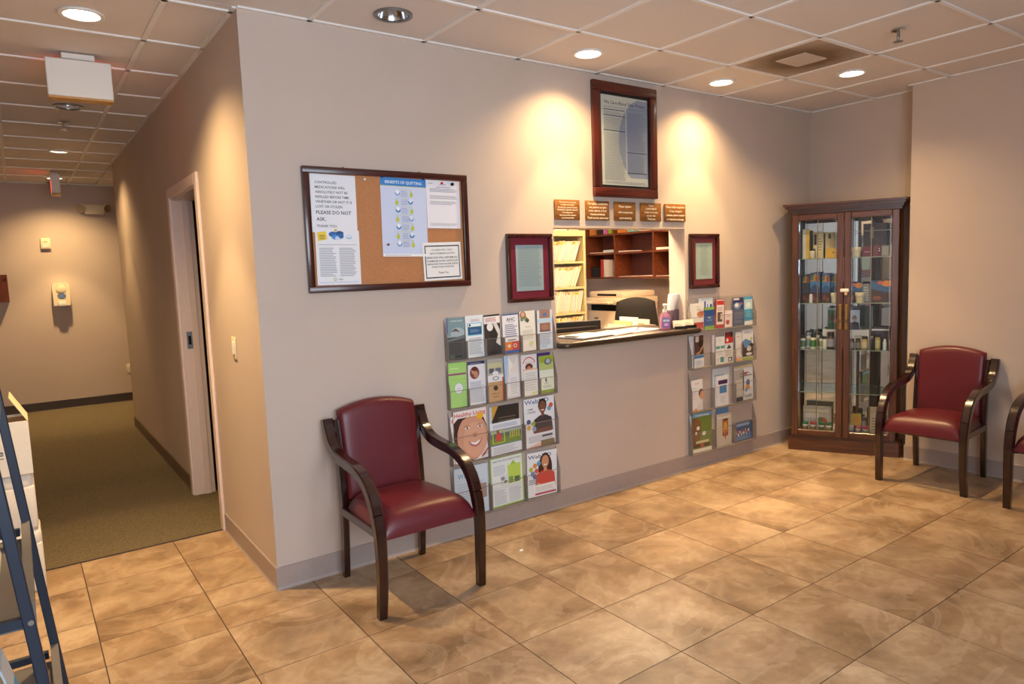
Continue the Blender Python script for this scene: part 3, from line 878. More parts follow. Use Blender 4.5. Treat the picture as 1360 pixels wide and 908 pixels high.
# ================================================================ PLAQUES
PLQ = [(['The nature of our practice', 'is to give our patients', 'the utmost in care and service.', 'PLEASE EXCUSE ANY DELAYS.', 'We will give you', 'the same careful attention', 'as soon as possible.'], 1.788, 1.989, 'brown wooden plaque asking to excuse any delays, leftmost of five'),
       (['The highest compliment', 'our patients can give', 'is the referral of their', 'friends and family.', 'Thank you for your trust!'], 2.037, 2.240, 'brown wooden plaque thanking for referral and trust, second of five'),
       (['Please register', 'with receptionist', 'upon entering'], 2.284, 2.480, 'brown wooden plaque asking to register with receptionist, middle of five'),
       (['YOUR', 'COPAYMENT', 'is due on the date', 'of your visit.', 'Thank you'], 2.525, 2.727, 'brown wooden plaque about the copayment, fourth of five'),
       (['Please notify receptionist', 'of any change in', 'address, phone number', 'or insurance coverage.'], 2.762, 2.976, 'brown wooden plaque about notifying changes of address, rightmost of five')]
M_PLQ = wood('plaque_wood', (112, 70, 28), (146, 96, 44), .4, 0, 8, .1)
for L, x0, x1, lb in PLQ:
    w, h = x1 - x0, .124
    t = thing('plaque', lb, 'plaque', ((x0 + x1) / 2, 0, 1.812), 0, 'wooden plaques above the reception window')
    MB().rbox(-w / 2, w / 2, -.012, -.001, 0, h, M_PLQ, .004, 2).build('board', t)
    c = Card(w, h, .0004, 'ececea'); c.mb = MB(); c.t = .0125
    n = len(L)
    for i, s in enumerate(L):
        p = .9 / n
        c.text(s, .5, .95 - (i + .82) * p, min(.55 * p, .11), 'f2e8d0', maxw=.94 if n > 4 else .86)
    o = c.mb.build('lettering', t, smooth=None)

# ================================================================ LITERATURE RACKS
LEDGE = (1.026, .754, .432, .116)
ZTOP = 1.266
rack = thing('brochure_rack', 'clear acrylic brochure rack left of the reception window, behind the near chair', 'brochure rack', (1.362, 0, 0), 0, 'clear acrylic wall racks')
RW = .381
MB().rbox(-RW, RW, -.005, -.001, .114, ZTOP, M_ACRYL, .0015, 1).build('back_panel', rack, smooth=0)
for k, z in enumerate(LEDGE):
    hgt = .10 if k < 2 else .155
    MB().box(-RW, RW, -.044, -.006, z - .006, z, M_ACRYE).build('ledge', rack, smooth=0)
    MB().box(-RW, RW, -.047, -.0445, z - .006, z + hgt, M_ACRYL).build('pocket_front', rack, smooth=0)
    MB().box(-RW, RW, -.0475, -.0440, z + hgt, z + hgt + .0025, M_ACRYE).build('pocket_lip', rack, smooth=0)
    ns = 6 if k < 2 else 3
    top = (ZTOP if k == 0 else LEDGE[k - 1] - .012) - .012
    for i in range(ns + 1):
        x = -RW + 2 * RW * i / ns
        x = min(max(x, -RW + .0015), RW - .0015)
        e = MB(); zz = z + hgt if 0 < i < ns else top
        e.add([(x - .0015, -.044, z), (x + .0015, -.044, z), (x + .0015, -.006, z), (x - .0015, -.006, z), (x - .0015, -.044, z + hgt), (x + .0015, -.044, z + hgt), (x + .0015, -.006, zz), (x - .0015, -.006, zz)],
              [(0, 3, 2, 1), (4, 5, 6, 7), (0, 1, 5, 4), (1, 2, 6, 5), (2, 3, 7, 6), (3, 0, 4, 7)], M_ACRYE)
        e.build('divider', rack, smooth=0)
rack2 = copy_tree(rack)
_dv = [o for o in rack2.children if o.name.startswith('divider')]
for k in (1, 2, 3, 4, 5, 8, 10, 12): bpy.data.objects.remove(_dv[k])     # this rack is set up with wider slots
rack2.location = (3.370, 0, 0)
rack2['label'] = 'clear acrylic brochure rack right of the reception window, near the cabinet'

def T(col, v=.9): return lambda c: c
def b_teal(c):
    c.rect(0, .55, 1, 1, '7c969c').ell(.6, .62, .4, .14, 'a4b4b8').rect(0, 0, 1, .54, '47494a').poly([(0, .48), (1, .58), (1, .50), (0, .42)], '6a7478')
    c.text('WATER SAFETY', .55, .90, .035, 'd4e0e0', maxw=.8); c.poly([(.2, .66), (.5, .74), (.75, .64), (.5, .68)], '5a4038').rect(0, .62, .06, 1, '4a66a8')
    c.lines(.12, .14, .85, .46, 8, '2c2c2c', 1); c.ell(.25, .07, .1, .045, '4a6a3a'); c.rect(.42, .04, .8, .1, '20241e')
def b_box(c):
    c.rect(.1, .52, .92, .82, '7ec0e8').rect(.13, .54, .9, .78, '3f7a4a').rect(.16, .545, .88, .72, '2c5a88').rect(.15, .73, .88, .80, 'e4eef4').ell(.24, .77, .05, .03, '2a3a2a')
    c.lines(.25, .60, .8, .68, 3, '88a8c8', 2); c.lines(.15, .08, .9, .48, 11, 'a0a4aa', 3); c.lines(.3, .86, .8, .92, 2, 'c09098', 4)
def b_bw(c):
    c.rect(0, .80, 1, 1, 'efeceb').rect(0, .96, 1, 1, '262224').lines(.08, .83, .78, .94, 4, 'b04048', 3).rect(0, 0, 1, .78, '2c2624')
    c.poly([(.55, .78), (.85, .5), (.7, .3), (.98, .2), (.98, .6), (.8, .78)], 'd8d6d4').ell(.36, .70, .2, .1, 'e8e6e4').poly([(.05, .65), (.3, .60), (.45, .2), (.2, .05), (.02, .3)], '3a302c').rect(.25, .03, .75, .10, '101010')
def b_ahc(c):
    c.rect(0, .97, 1, 1, '2a58a0').text('AHC', .52, .82, .085, '16202a', wu=.55).rect(.3, .79, .78, .797, '16202a').lines(.14, .42, .9, .76, 7, '9090a4', 2, .5)
    c.rect(0, 0, 1, .07, '3a5ca8').rect(.04, .07, .55, .29, 'd87a30').rect(.55, .07, 1, .29, 'c84a38').ell(.36, .18, .09, .045, 'e8d8c0').ell(.74, .18, .1, .05, 'f0e4dc').ell(.74, .18, .06, .03, '8a3028').rect(.3, .32, .8, .345, '5a5a60')
def b_circ(c):
    c.ell(.22, .90, .2, .1, 'a06a50').ell(.22, .92, .12, .06, 'd8b090').ell(.40, .80, .12, .06, '8a8a5a').ell(.14, .80, .1, .05, '6a8a7a').ell(.5, .76, .11, .05, '40584a')
    c.text('Vitamins', .5, .59, .035, 'a4a484').lines(.15, .30, .85, .55, 5, 'd0ccb4', 3).ell(.68, .18, .14, .06, 'd6da9a')
def b_lb(c):
    c.rect(.15, .79, .85, 1, 'a07c6c').ell(.5, .88, .14, .05, '5a76a8').rect(0, .69, 1, .78, 'b8d4e6').rect(.15, .46, .85, .67, '946c5c').ell(.5, .56, .25, .07, 'a47c68').rect(.15, .45, .85, .47, '4a3430').lines(.15, .12, .85, .42, 8, '9aa4b8', 4).rect(.2, .05, .6, .09, '9ac4dc')
def b_lime(c):
    c.rect(0, .72, .98, .76, '9a4a78').rect(.02, .62, 1, .625, '88b058').ell(.55, .42, .25, .13, '7a8a7a').ell(.55, .42, .235, .122, 'e4e6e8').text('the clinic', .55, .41, .02, '8a94a4').rect(.1, .86, .6, .88, 'c8f0a0')
def b_oval(c):
    c.rect(0, .93, 1, 1, '2a3052').lines(.1, .945, .8, .98, 2, '98a0c0', 1).ell(.38, .74, .28, .145, '8a4438').ell(.32, .78, .12, .07, 'c89478').ell(.45, .70, .13, .075, 'c09070').ell(.38, .83, .16, .05, '5a2c24').lines(.08, .06, .92, .55, 15, 'a2a6b2', 5)
def b_kraft(c):
    c.rect(0, .62, 1, 1, 'b0b0a4').rect(.02, .76, .9, .90, 'c8c49a').rect(.1, .67, .4, .78, '5a5e6a').rect(.5, .66, .85, .78, '6e747e').ell(.5, .66, .2, .05, 'e8e8e8').rect(0, .45, 1, .62, 'e6e6e6').ring(.5, .54, .2, .045, '3a3a3a', .25)
    c.rect(.92, 0, 1, .55, 'c03a2a').rect(0, 0, .92, .46, 'c49c6c').ell(.48, .31, .15, .06, '3a2a20').text('COMMUNITY', .48, .17, .025, '5a4030', maxw=.7).rect(.3, .1, .66, .115, '6a4c38')
def b_crump(c):
    c.poly([(.02, .1), (.3, .98), (.0, .98)], 'a8c8e4').poly([(.3, .98), (.95, .55), (.3, .6)], 'f0ece4').poly([(.95, .95), (.95, .55), (.35, .62)], 'e2dcd4').poly([(.3, .60), (.95, .58), (.9, .05), (.1, .05)], 'e4e2e0').lines(.35, .1, .85, .5, 8, 'c0c2c8', 3)
def b_arc(c):
    c.ring(.5, .74, .42, .20, 'c84a4a', .12, 15, 165).lines(.25, .78, .8, .83, 2, 'd8a0a0', 2).ell(.5, .70, .24, .08, '5a2a22').ell(.5, .66, .13, .06, 'c8865e')
def b_arcf(c): c.lines(.1, .2, .9, .9, 8, 'c4c4c4', 3).rect(.55, .04, .95, .13, 'd8e098').rect(0, .96, 1, 1, 'e8b090')
def b_purp(c): c.rect(.75, 0, 1, 1, '4a3078')
def b_green(c):
    c.rect(0, .82, 1, 1, '9aae2e').rect(0, .62, 1, .82, 'b8c878').rect(0, .10, 1, .62, 'e2e8d4').rect(0, 0, 1, .08, '8aa032').ell(.6, .84, .27, .09, '6a7476').ell(.62, .85, .15, .06, 'b4bcc0').poly([(.42, .28), (.36, .38), (.48, .40), (.5, .30)], '5a6264').rect(.3, .25, .6, .26, '6a7072').lines(.2, .14, .8, .22, 3, 'a8b09a', 3)
def b_face(c):
    c.rect(0, 0, 1, 1, 'ece2da').ell(.50, .50, .52, .50, '4a2e22').ell(.55, .46, .47, .44, 'd49a7c').ell(.62, .40, .36, .34, 'dca688')
    c.poly([(.0, .78), (.0, .42), (.08, .40), (.10, .60), (.22, .80), (.5, .88), (.2, .90)], '3a241c')
    for u in (.40, .79): c.ell(u, .645, .075, .020, 'ece4e0', 14).ell(u, .645, .030, .020, '4a4a3a', 12).poly([(u - .12, .675), (u - .02, .698), (u + .11, .680), (u, .688)], '6a4634')
    c.ell(.62, .49, .08, .045, 'cc9072').ell(.62, .468, .055, .012, 'a86a54').poly([(.40, .385), (.62, .345), (.84, .405), (.75, .29), (.62, .255), (.49, .29)], 'b4605a').poly([(.44, .372), (.62, .342), (.80, .388), (.71, .315), (.62, .292), (.53, .315)], 'f4f0ec')
    c.poly([(0, 0), (0, .16), (.3, .06), (.5, 0)], 'f0ece8').poly([(.60, 0), (1, .12), (1, .26), (.80, .02)], 'ece8e6').poly([(.78, .02), (1, .15), (1, .20), (.80, .06)], 'c83a34')
    c.rect(0, .86, 1, 1, 'ece2da').text('Healthy Living', .5, .885, .075, 'cc2430', wu=.96).ell(.80, .845, .11, .065, 'f0b422')
def b_face2(c): c.text('H', .15, .86, .09, 'cc2430').lines(.05, .2, .9, .7, 10, 'd0b0a8', 4)
def b_dark(c): c.rect(.08, .0, 1, 1, '2c2620').poly([(.08, .7), (.3, 1), (.08, 1)], 'c89a3a').lines(.3, .3, .9, .8, 8, '6a5c4c', 3)
def b_socc(c):
    c.rect(0, .30, 1, .78, '55705a').rect(0, .30, 1, .52, '6e8a3c').rect(.0, .66, 1, .78, 'a4b4b0').frame(.06, .36, .46, .74, .03, .02, 'c8cc3a').ell(.26, .55, .1, .14, 'cc4438').ell(.24, .72, .04, .05, '6a4434')
    for i in range(5): c.rect(.62 + i * .07, .46, .66 + i * .07, .68, 'c0b83a')
    c.lines(.08, .84, .9, .96, 3, '9aa4b4', 3); c.rect(0, .29, 1, .31, '5a90b8').lines(.06, .05, .9, .26, 5, 'b0b0b8', 5)
def b_man(c):
    c.text('WebMD', .42, .885, .085, '3a6a9a', wu=.8).text('GAME', .2, .76, .035, '3a4450', maxw=.2).text('CHANGE', .23, .70, .035, '3a4450', maxw=.3)
    c.person(.60, .28, .75, '7a4c38', '1a1210', '40363a').rect(.30, .27, .88, .36, '6e4434')
    for u, v, col in ((.13, .53, '4a5a80'), (.28, .48, 'a8b848'), (.13, .41, 'd8a83a'), (.30, .37, '8aa4c0'), (.82, .74, '6aa4c4'), (.88, .80, 'c85a48')): c.ell(u, v, .075, .055, col, 6)
    c.lines(.1, .10, .9, .24, 4, 'a4a4ac', 3).rect(.55, .17, .9, .215, '4a4a54').rect(.5, 0, .96, .10, '7a6a4a').poly([(.05, 0), (.5, .08), (.5, .0)], 'e0b8a4')
def b_web0(c): c.text('WebMD', .4, .78, .1, '6a9ac0', wu=.6).lines(.1, .1, .9, .7, 12, 'b0bcc8', 3).rect(.7, .3, .95, .6, 'a08478')
def b_grn(c):
    c.frame(0, 0, 1, 1, .035, .025, '9cc45a').text('WHAT YOU CAN DO ABOUT IT NOW', .5, .90, .03, '3a5a6a', maxw=.86)
    c.rect(.52, .42, .92, .80, 'b8d45a').poly([(.6, .80), (.7, .88), (.78, .80)], '9ac44a').rect(.55, .43, .68, .56, '7a9a5a').rect(.72, .43, .88, .54, '4a6a4a').rect(.28, .42, .5, .62, 'd8dadc').ell(.36, .55, .06, .04, '8a8a90').ell(.44, .48, .05, .03, '5a5a60').lines(.08, .64, .45, .84, 6, 'b4bac4', 3)
    c.rect(.06, .375, .94, .38, 'a8b0a8').lines(.08, .06, .47, .35, 11, 'b0b4bc', 5).lines(.53, .06, .92, .35, 11, 'b0b4bc', 6)
def b_wom(c):
    c.text('WebMD', .42, .86, .085, '4a5a7a', wu=.78).person(.60, .18, .85, 'c8906c', '3a2018', 'cc3a30', True).rect(.30, .16, .42, .3, 'c8906c')
    for u, v, col in ((.12, .63, 'b4bc48'), (.25, .70, 'd88a3a'), (.38, .74, '5aa0c0'), (.17, .53, '6a84b0'), (.30, .58, 'c85a48'), (.24, .46, '5a6a90')): c.ell(u, v, .075, .06, col, 6)
    c.lines(.04, .30, .34, .42, 3, '6a6a74', 3).rect(.2, .10, .92, .26, 'ecebe8').lines(.26, .13, .86, .23, 3, 'b8b8bc', 4).rect(.25, .03, .95, .07, 'b43040')
def card_on(rk, tier, x0, x1, z1, layer, art, name, label, cat, rot=0, t=.004, paper='e6e4e4', z0=None):
    z0 = LEDGE[tier] + .0015 if z0 is None else z0
    y = (-.0075, -.0145, -.0255)[layer]
    wallcard(name, label, cat, x0, x1, z0, z1, y, art, rot, 0, 'literature in the %s acrylic rack' % rk, paper, t)
LR_, RR_ = 'left', 'right'
rows = [
 (0, .990, 1.105, 1.262, 1, b_teal, 'brochure', 'teal and charcoal brochure, top row leftmost, left rack', .5, 'e6e4e4'),
 (0, 1.114, 1.232, 1.267, 1, b_box, 'brochure', 'pale brochure with a blue boxed title, top row second, left rack', -.5, 'dfe6ea'),
 (0, 1.241, 1.350, 1.262, 1, b_bw, 'brochure', 'black and white photo brochure with red heading, left rack top row', -1.5, 'e0dcda'),
 (0, 1.367, 1.480, 1.258, 1, b_ahc, 'brochure', 'white brochure lettered AHC with an orange and red base', -1, 'e8e8ec'),
 (0, 1.494, 1.606, 1.268, 1, b_circ, 'brochure', 'cream brochure with round photos, top row fifth, left rack', -1.5, 'e8e4da'),
 (0, 1.619, 1.735, 1.267, 1, b_lb, 'brochure', 'light blue brochure with two brown skin photos, left rack', 0, 'd4dce6'),
 (1, .988, 1.103, 1.010, 1, b_lime, 'brochure', 'lime green brochure with a round white badge', .6, 'a8d878'),
 (1, 1.117, 1.230, 1.004, 1, b_oval, 'brochure', 'white brochure with navy heading and an oval family photo', 0, 'e2e2e6'),
 (1, 1.248, 1.357, 1.006, 1, b_kraft, 'brochure', 'stacked leaflets fronted by a tan kraft card', 0, 'd8d4cc'),
 (1, 1.372, 1.476, 1.014, 1, b_crump, 'leaflet', 'white leaflets folded over crookedly, left rack second row', -2, 'd6d2d0'),
 (1, 1.493, 1.609, 1.005, 0, b_arc, 'brochure', 'white brochure with a red arc behind a shorter leaflet', 0, 'e6e2e0'),
 (1, 1.504, 1.609, .918, 1, b_arcf, 'leaflet', 'short white leaflet in front of the red arc brochure', 0, 'e8e4dc'),
 (1, 1.619, 1.715, 1.004, 0, b_purp, 'brochure', 'purple edged brochure behind the olive green one', 0, '4a3078'),
 (1, 1.625, 1.735, .986, 1, b_green, 'brochure', 'olive green and white brochure, right end of second row', -.6, 'dfe6cc'),
 (2, .992, 1.110, .705, 0, b_face2, 'magazine', 'magazine mostly hidden behind the smiling woman cover', 0, 'ece4e0'),
 (2, 1.012, 1.230, .732, 1, b_face, 'magazine', 'magazine cover with a large smiling woman face and red title', -1.2, 'd89c7c'),
 (2, 1.250, 1.462, .722, 0, b_dark, 'leaflet', 'dark brown leaflet with a gold corner behind soccer brochure', .6, 'c4ccd4'),
 (2, 1.252, 1.472, .625, 1, b_socc, 'brochure', 'wide brochure with a red-shirted soccer goalkeeper photo', -1, 'e2e4e8'),
 (2, 1.500, 1.732, .735, 1, b_man, 'magazine', 'health magazine with a man in a dark shirt on the cover', -.8, 'e4e6ea'),
 (3, .995, 1.220, .405, 1, b_web0, 'magazine', 'pale blue magazine behind the near chair arm, bottom row', 0, 'c8d4dc'),
 (3, 1.243, 1.478, .420, 1, b_grn, 'flyer', 'white flyer with a green border in the bottom row', -.8, 'e4e8e4'),
 (3, 1.502, 1.732, .395, 1, b_wom, 'magazine', 'health magazine with a long-haired woman in red on the cover', 1.2, 'e6e8ec'),
]
for tier, x0, x1, z1, ly, art, nm, lb, rot, pc in rows: card_on(LR_, tier, x0, x1, z1, ly, art, nm, lb, nm, rot, .006 if nm == 'magazine' else .005, pc)
def r_a(c): c.rect(0, 0, 1, .30, 'b84038').text('Health Heart', .6, .86, .03, '8a7a70', maxw=.6).lines(.5, .74, .9, .82, 2, 'a09a94', 2).ell(.78, .60, .28, .11, 'c8805e').poly([(.7, .68), (1, .72), (1, .6), (.8, .55)], 'b06a4c').ell(.82, .06, .1, .04, 'e4a49c')
def r_b0(c): c.rect(.4, .1, .5, .9, '3a4a9a').rect(.6, .2, .66, .8, '3a4a9a').rect(.8, .2, .95, .8, '3a4a9a').ell(.18, .5, .1, .3, '7ab0dc')
def r_b(c): c.rect(0, .88, 1, 1, '8ab04a').rect(0, .16, 1, .88, '2c5290').rect(0, 0, 1, .16, '7aa84a').text('hims', .5, .50, .07, 'e4ecf4').lines(.2, .38, .8, .46, 2, '7a98c4', 3)
def r_c(c): c.rect(0, .0, 1, 1, 'b03a38').rect(.1, .12, .92, .98, 'e8e0dc').rect(.12, .80, .9, .95, 'c03a3a').rect(.2, .22, .75, .55, '5a4840').rect(.55, .3, .7, .5, 'e0d8d0').lines(.2, .6, .8, .75, 3, 'c49a94', 3)
def r_d(c): c.poly([(0, 0), (0, .8), (.5, 1), (1, .95), (1, .15), (.7, 0)], 'e8dcd8').ell(.35, .30, .25, .15, 'cc5a58').lines(.2, .6, .8, .8, 3, 'c0b0b0', 2)
def r_e(c): c.rect(0, .6, 1, 1, '343c6a').ell(.4, .72, .35, .12, '7a98b4').ell(.35, .74, .18, .07, 'e4e8ea').rect(.05, .92, .6, .98, 'e8e8ec').rect(0, 0, 1, .6, '5a607c').lines(.1, .12, .9, .5, 7, '787e98', 3).ell(.8, .78, .12, .05, 'b05a80')
def r_f(c): c.rect(0, .90, 1, 1, '5aa8cc').rect(0, .55, 1, .9, 'bcd8e2').ell(.5, .7, .3, .1, 'e4eeee').rect(0, .14, 1, .55, '4a9cc0').lines(.2, .3, .8, .5, 3, '8cc4dc', 2).rect(0, 0, 1, .14, 'e6e6e4')
def r_w(c): c.lines(.1, .1, .9, .9, 10, 'c4c4cc', 3)
def r_g(c): c.rect(.0, .38, 1, .98, '5a3c30').rect(.15, .78, .5, .96, 'd4c4b4').poly([(.1, .42), (.6, .5), (1, .75), (1, .6), (.5, .40)], 'c08a6a').ell(.7, .72, .25, .12, '2c2220').rect(0, .28, 1, .37, '3f7ab0').lines(.15, .05, .85, .24, 4, 'b8bcc4', 2)
def r_h(c): c.text('Clinic', .5, .84, .04, 'c08a90', maxw=.6).rect(0, .56, .46, .66, '5aa08c').rect(.54, .56, 1, .66, '5aa08c').lines(.1, .3, .9, .52, 6, 'c8c8cc', 2).rect(.5, .05, .9, .25, '4a9088').lines(.08, .06, .4, .24, 4, 'b8b8bc', 4)
def r_i(c): c.rect(0, .80, 1, 1, '3c342c').ell(.4, .9, .3, .1, '8a2a28').rect(0, .64, 1, .84, 'c43430').ell(.3, .74, .14, .06, 'f0dcd8').rect(.1, .44, .9, .62, 'd8d8dc').poly([(.2, .46), (.5, .6), (.8, .46)], '3a4a44').lines(.1, .22, .9, .42, 4, 'c8b8a8', 3).rect(.4, .03, .9, .18, '4a5a74').ell(.6, .10, .12, .05, 'e4e8ec')
def r_j(c): c.rect(0, 0, 1, .12, 'e0a880').text('Vitamin', .4, .82, .04, 'c05a60', maxw=.6).rect(.85, .2, 1, .6, 'b08870').lines(.15, .3, .7, .6, 4, 'd4d0cc', 2)
def r_k(c): c.lines(.2, .86, .9, .94, 2, '9aa4ac', 2).poly([(0, .6), (.3, .68), (1, .5), (1, .1), (0, .1)], '4a3a30').poly([(0, .62), (.3, .70), (.6, .64), (.9, .6), (.5, .4), (.2, .42)], '6a90b8').ell(.6, .36, .2, .09, 'e4dcd0').ell(.6, .18, .28, .05, 'ece8e4').poly([(.7, .68), (.82, .74), (.94, .68), (.82, .62)], 'a8bc3a').rect(0, 0, 1, .08, 'a8b44a')
def r_l(c): c.text('Parents', .5, .86, .045, 'c0403c', maxw=.5).ell(.85, .55, .22, .14, '3a2620').ell(.92, .48, .2, .14, 'd09c7c').poly([(.3, .0), (.6, .2), (1, .30), (1, 0)], 'e2d8d0').poly([(0, 0), (.4, .1), (.5, 0)], 'd8904a').lines(.1, .4, .5, .8, 5, 'd8d0cc', 2)
def r_m0(c): c.lines(.1, .1, .9, .9, 7, '98a4b4', 2)
def r_m(c): c.rect(.22, .72, .95, .86, '4a2a56').rect(.32, .42, .88, .68, '3f80b8').lines(.4, .1, .8, .36, 4, 'c0c0c4', 2).rect(0, 0, .12, 1, 'd8dae0')
def r_n(c): c.rect(0, .94, 1, 1, 'd8c890').rect(0, .12, .5, .90, 'a8a29c').rect(.06, .15, .42, .62, 'c4beb4').rect(.0, 0, .44, .12, '3a3a40').text('WebMD', .72, .06, .10, '6a84a0', wu=.42).ell(.72, .48, .10, .1, '4a6a9a').ell(.70, .36, .12, .07, 'd08a3a').ell(.62, .28, .07, .05, '7aa4c0').rect(.45, .3, .5, .85, '2a2a2c').lines(.3, .68, .95, .84, 2, '7a7a80', 2).rect(.52, .72, .66, .80, 'b84a4a')
def r_o(c): c.rect(0, 0, 1, .97, '6e8238').rect(0, .88, 1, .97, '6a9ac4').text('Celebrating', .5, .895, .05, 'e8ecdc', wu=.7).poly([(0, .1), (.4, .3), (.45, .7), (.2, .86), (0, .86)], '7a5636').ell(.6, .45, .09, .05, 'e8e8e4').ell(.3, .6, .08, .05, 'dcd8d0').ell(.2, .48, .05, .04, 'e4e0d8').rect(.2, .22, .85, .28, 'dcd49c').rect(.1, .12, .9, .20, '5a3a22').ell(.5, .16, .1, .05, 'b4583c').ell(.3, .74, .15, .06, '8a5a3a').rect(0, 0, 1, .09, 'e8e0cc')
def r_p(c): c.rect(0, 0, 1, 1, 'c4baa8').text('bon appetit', .5, .86, .06, 'ece8e0', wu=.8).rect(.38, .3, .76, .80, '7a4a34').ell(.57, .72, .17, .12, 'b0683c').ell(.57, .54, .15, .18, 'd89a3a').rect(.50, .34, .64, .5, 'c05a34').poly([(.5, .34), (.64, .34), (.57, .16)], 'a84a3a').ell(.57, .80, .2, .03, '5a3426')
def r_p0(c): c.rect(0, 0, 1, 1, '5a84b0').rect(.9, .2, 1, .8, '20242c')
def r_q(c):
    c.rect(0, 0, 1, 1, '3a5a8a').rect(.04, .04, .96, .30, '5a7ea8').rect(.1, .78, .85, .92, '90a8c8')
    for i in range(14): c.ell(.10 + .058 * i, .45 + .10 * math.sin(i * 2.3), .04, .08, ('d8b09a', 'c04a48', 'e4e4e4', '8aa4c4', 'd8a848')[i % 5], 10)
    c.frame(0, 0, 1, 1, .02, .03, '20304a')
rrows = [
 (0, 3.002, 3.150, 1.228, 1, r_a, 'brochure', 'white brochure with a red base and clasped hands, right rack', 0, 'e8e4dc'),
 (0, 3.106, 3.262, 1.261, 0, r_b0, 'brochure', 'white brochure with blue letters behind the blue and green one', 0, 'dce4ec'),
 (0, 3.160, 3.274, 1.192, 1, r_b, 'brochure', 'royal blue brochure with green bands, right rack top row', 0, '2c5290'),
 (0, 3.284, 3.388, 1.243, 1, r_c, 'brochure', 'red and white brochure with a small framed photo, right rack', 2, 'b03a38'),
 (0, 3.398, 3.484, 1.154, 1, r_d, 'leaflet', 'curled white leaflet with a pink drop, right rack top row', 0, 'dcd4d4'),
 (0, 3.494, 3.620, 1.245, 1, r_e, 'brochure', 'navy and slate brochure in the right rack top row', 0, '5a607c'),
 (0, 3.634, 3.736, 1.247, 1, r_f, 'brochure', 'sky blue brochure at the right end of the right rack', -1, '4a9cc0'),
 (1, 2.998, 3.040, .990, 0, r_w, 'leaflet', 'narrow pale leaflet edge at the left end, right rack second row', 0, 'd4dae2'),
 (1, 3.046, 3.150, .996, 1, r_g, 'brochure', 'brochure with a brown photo of hands and blue strip', -1, 'e4e4e6'),
 (1, 3.256, 3.284, .980, 0, r_w, 'leaflet', 'thin white leaflet left of the teal banded leaflet', 0, 'e0d4d8'),
 (1, 3.289, 3.390, .962, 1, r_h, 'leaflet', 'white leaflet with two teal bands, right rack second row', 0, 'e6e6e4'),
 (1, 3.395, 3.491, .989, 1, r_i, 'brochure', 'white brochure with a red band and dark photo top', 0, 'e4ded8'),
 (1, 3.524, 3.598, .980, 1, r_j, 'brochure', 'narrow cream brochure with an orange base, right rack second row', 0, 'e8e2da'),
 (1, 3.606, 3.744, .992, 1, r_k, 'brochure', 'white topped brochure with a dark coffee cup photo', 0, 'e8e8e8'),
 (2, 3.012, 3.136, .664, 1, r_l, 'brochure', 'white brochure with a woman at its edge, right rack third row', -1, 'e8e4e0'),
 (2, 3.256, 3.452, .722, 0, r_m0, 'flyer', 'grey blue flyer behind the white and purple leaflet', 0, 'c4ccd4'),
 (2, 3.280, 3.430, .662, 1, r_m, 'leaflet', 'white leaflet with purple bar and blue square', 0, 'e4e4e8'),
 (2, 3.512, 3.742, .712, 1, r_n, 'magazine', 'grey health magazine with a yellow top edge, right rack', -1.5, 'd4d4d6'),
 (3, 2.994, 3.056, .405, 0, r_w, 'magazine', 'pale blue magazine edge peeking behind the green magazine', 0, 'b4c4d4'),
 (3, 3.008, 3.230, .420, 1, r_o, 'magazine', 'green and brown garden magazine in the right rack bottom row', 1, '6e8238'),
 (3, 3.304, 3.438, .414, 0, r_p0, 'magazine', 'blue magazine top behind the beige food magazine', 0, '5a84b0'),
 (3, 3.292, 3.468, .370, 1, r_p, 'magazine', 'beige food magazine in the right rack bottom row', 0, 'c4baa8'),
 (3, 3.506, 3.724, .268, 1, r_q, 'booklet', 'small landscape blue booklet at bottom right of right rack', 0, '3a5a8a'),
]
for tier, x0, x1, z1, ly, art, nm, lb, rot, pc in rrows: card_on(RR_, tier, x0, x1, z1, ly, art, nm, lb, nm, rot, .006 if nm == 'magazine' else .005, pc)

# ================================================================ RECEPTION COUNTER
ct = thing('counter_ledge', 'dark brown laminate reception ledge with rounded front edge', 'counter', (0, 0, 0))
def rr_poly(x0, x1, y0, y1, r, n=6):
    pts = []
    for cx, cy, a in ((x0 + r, y0 + r, 180), (x1 - r, y0 + r, 270)):
        for i in range(n + 1):
            g = R(a + 90 * i / n); pts.append((cx + r * math.cos(g), cy + r * math.sin(g)))
    return pts + [(x1, y1), (x0, y1)]
CZ = 1.062
mb = MB()
lay = [(.016, 1.022), (.004, 1.028), (0, 1.036), (0, 1.048), (.004, 1.057), (.014, CZ)]
polys = [rr_poly(1.745 + e, 3.035 - e, -.125 + e, -.001, .055) for e, z in lay]
n = len(polys[0]); vs = [(x, y, z) for p, (e, z) in zip(polys, lay) for x, y in p]
fs = [tuple(reversed(range(n))), tuple((len(lay) - 1) * n + i for i in range(n))]
for j in range(len(lay) - 1):
    for i in range(n):
        fs.append((j * n + i, j * n + (i + 1) % n, (j + 1) * n + (i + 1) % n, (j + 1) * n + i))
mb.add(vs, fs, M_COUNTER); mb.build('front_edge', ct)
MB().box(OX0 + .002, OX1 - .002, -.001, .42, 1.0215, CZ, M_COUNTER).build('top', ct, smooth=0)
dk = MB().box(1.62, OX1 + .9, .16, .95, .72, .75, mat('desk_laminate', (196, 160, 120), .4)).box(1.62, 1.66, .2, .93, 0, .72, M_CREAM).box(OX1 + .82, OX1 + .86, .2, .93, 0, .72, M_CREAM).build('desk', None, smooth=0)
tag(dk, 'beige work desk behind the reception ledge', 'desk')
def sheet(name, label, cat, x, y, z, w, d, rz, col='f0eee8', t=.003, group='papers on the reception ledge', art=None):
    mb = MB().box(-w / 2, w / 2, -d / 2, d / 2, 0, t, flat(col))
    if art: art(mb, t)
    return tag(mb.build(name, None, (x, y, z), (0, 0, R(rz)), smooth=0), label, cat, group)
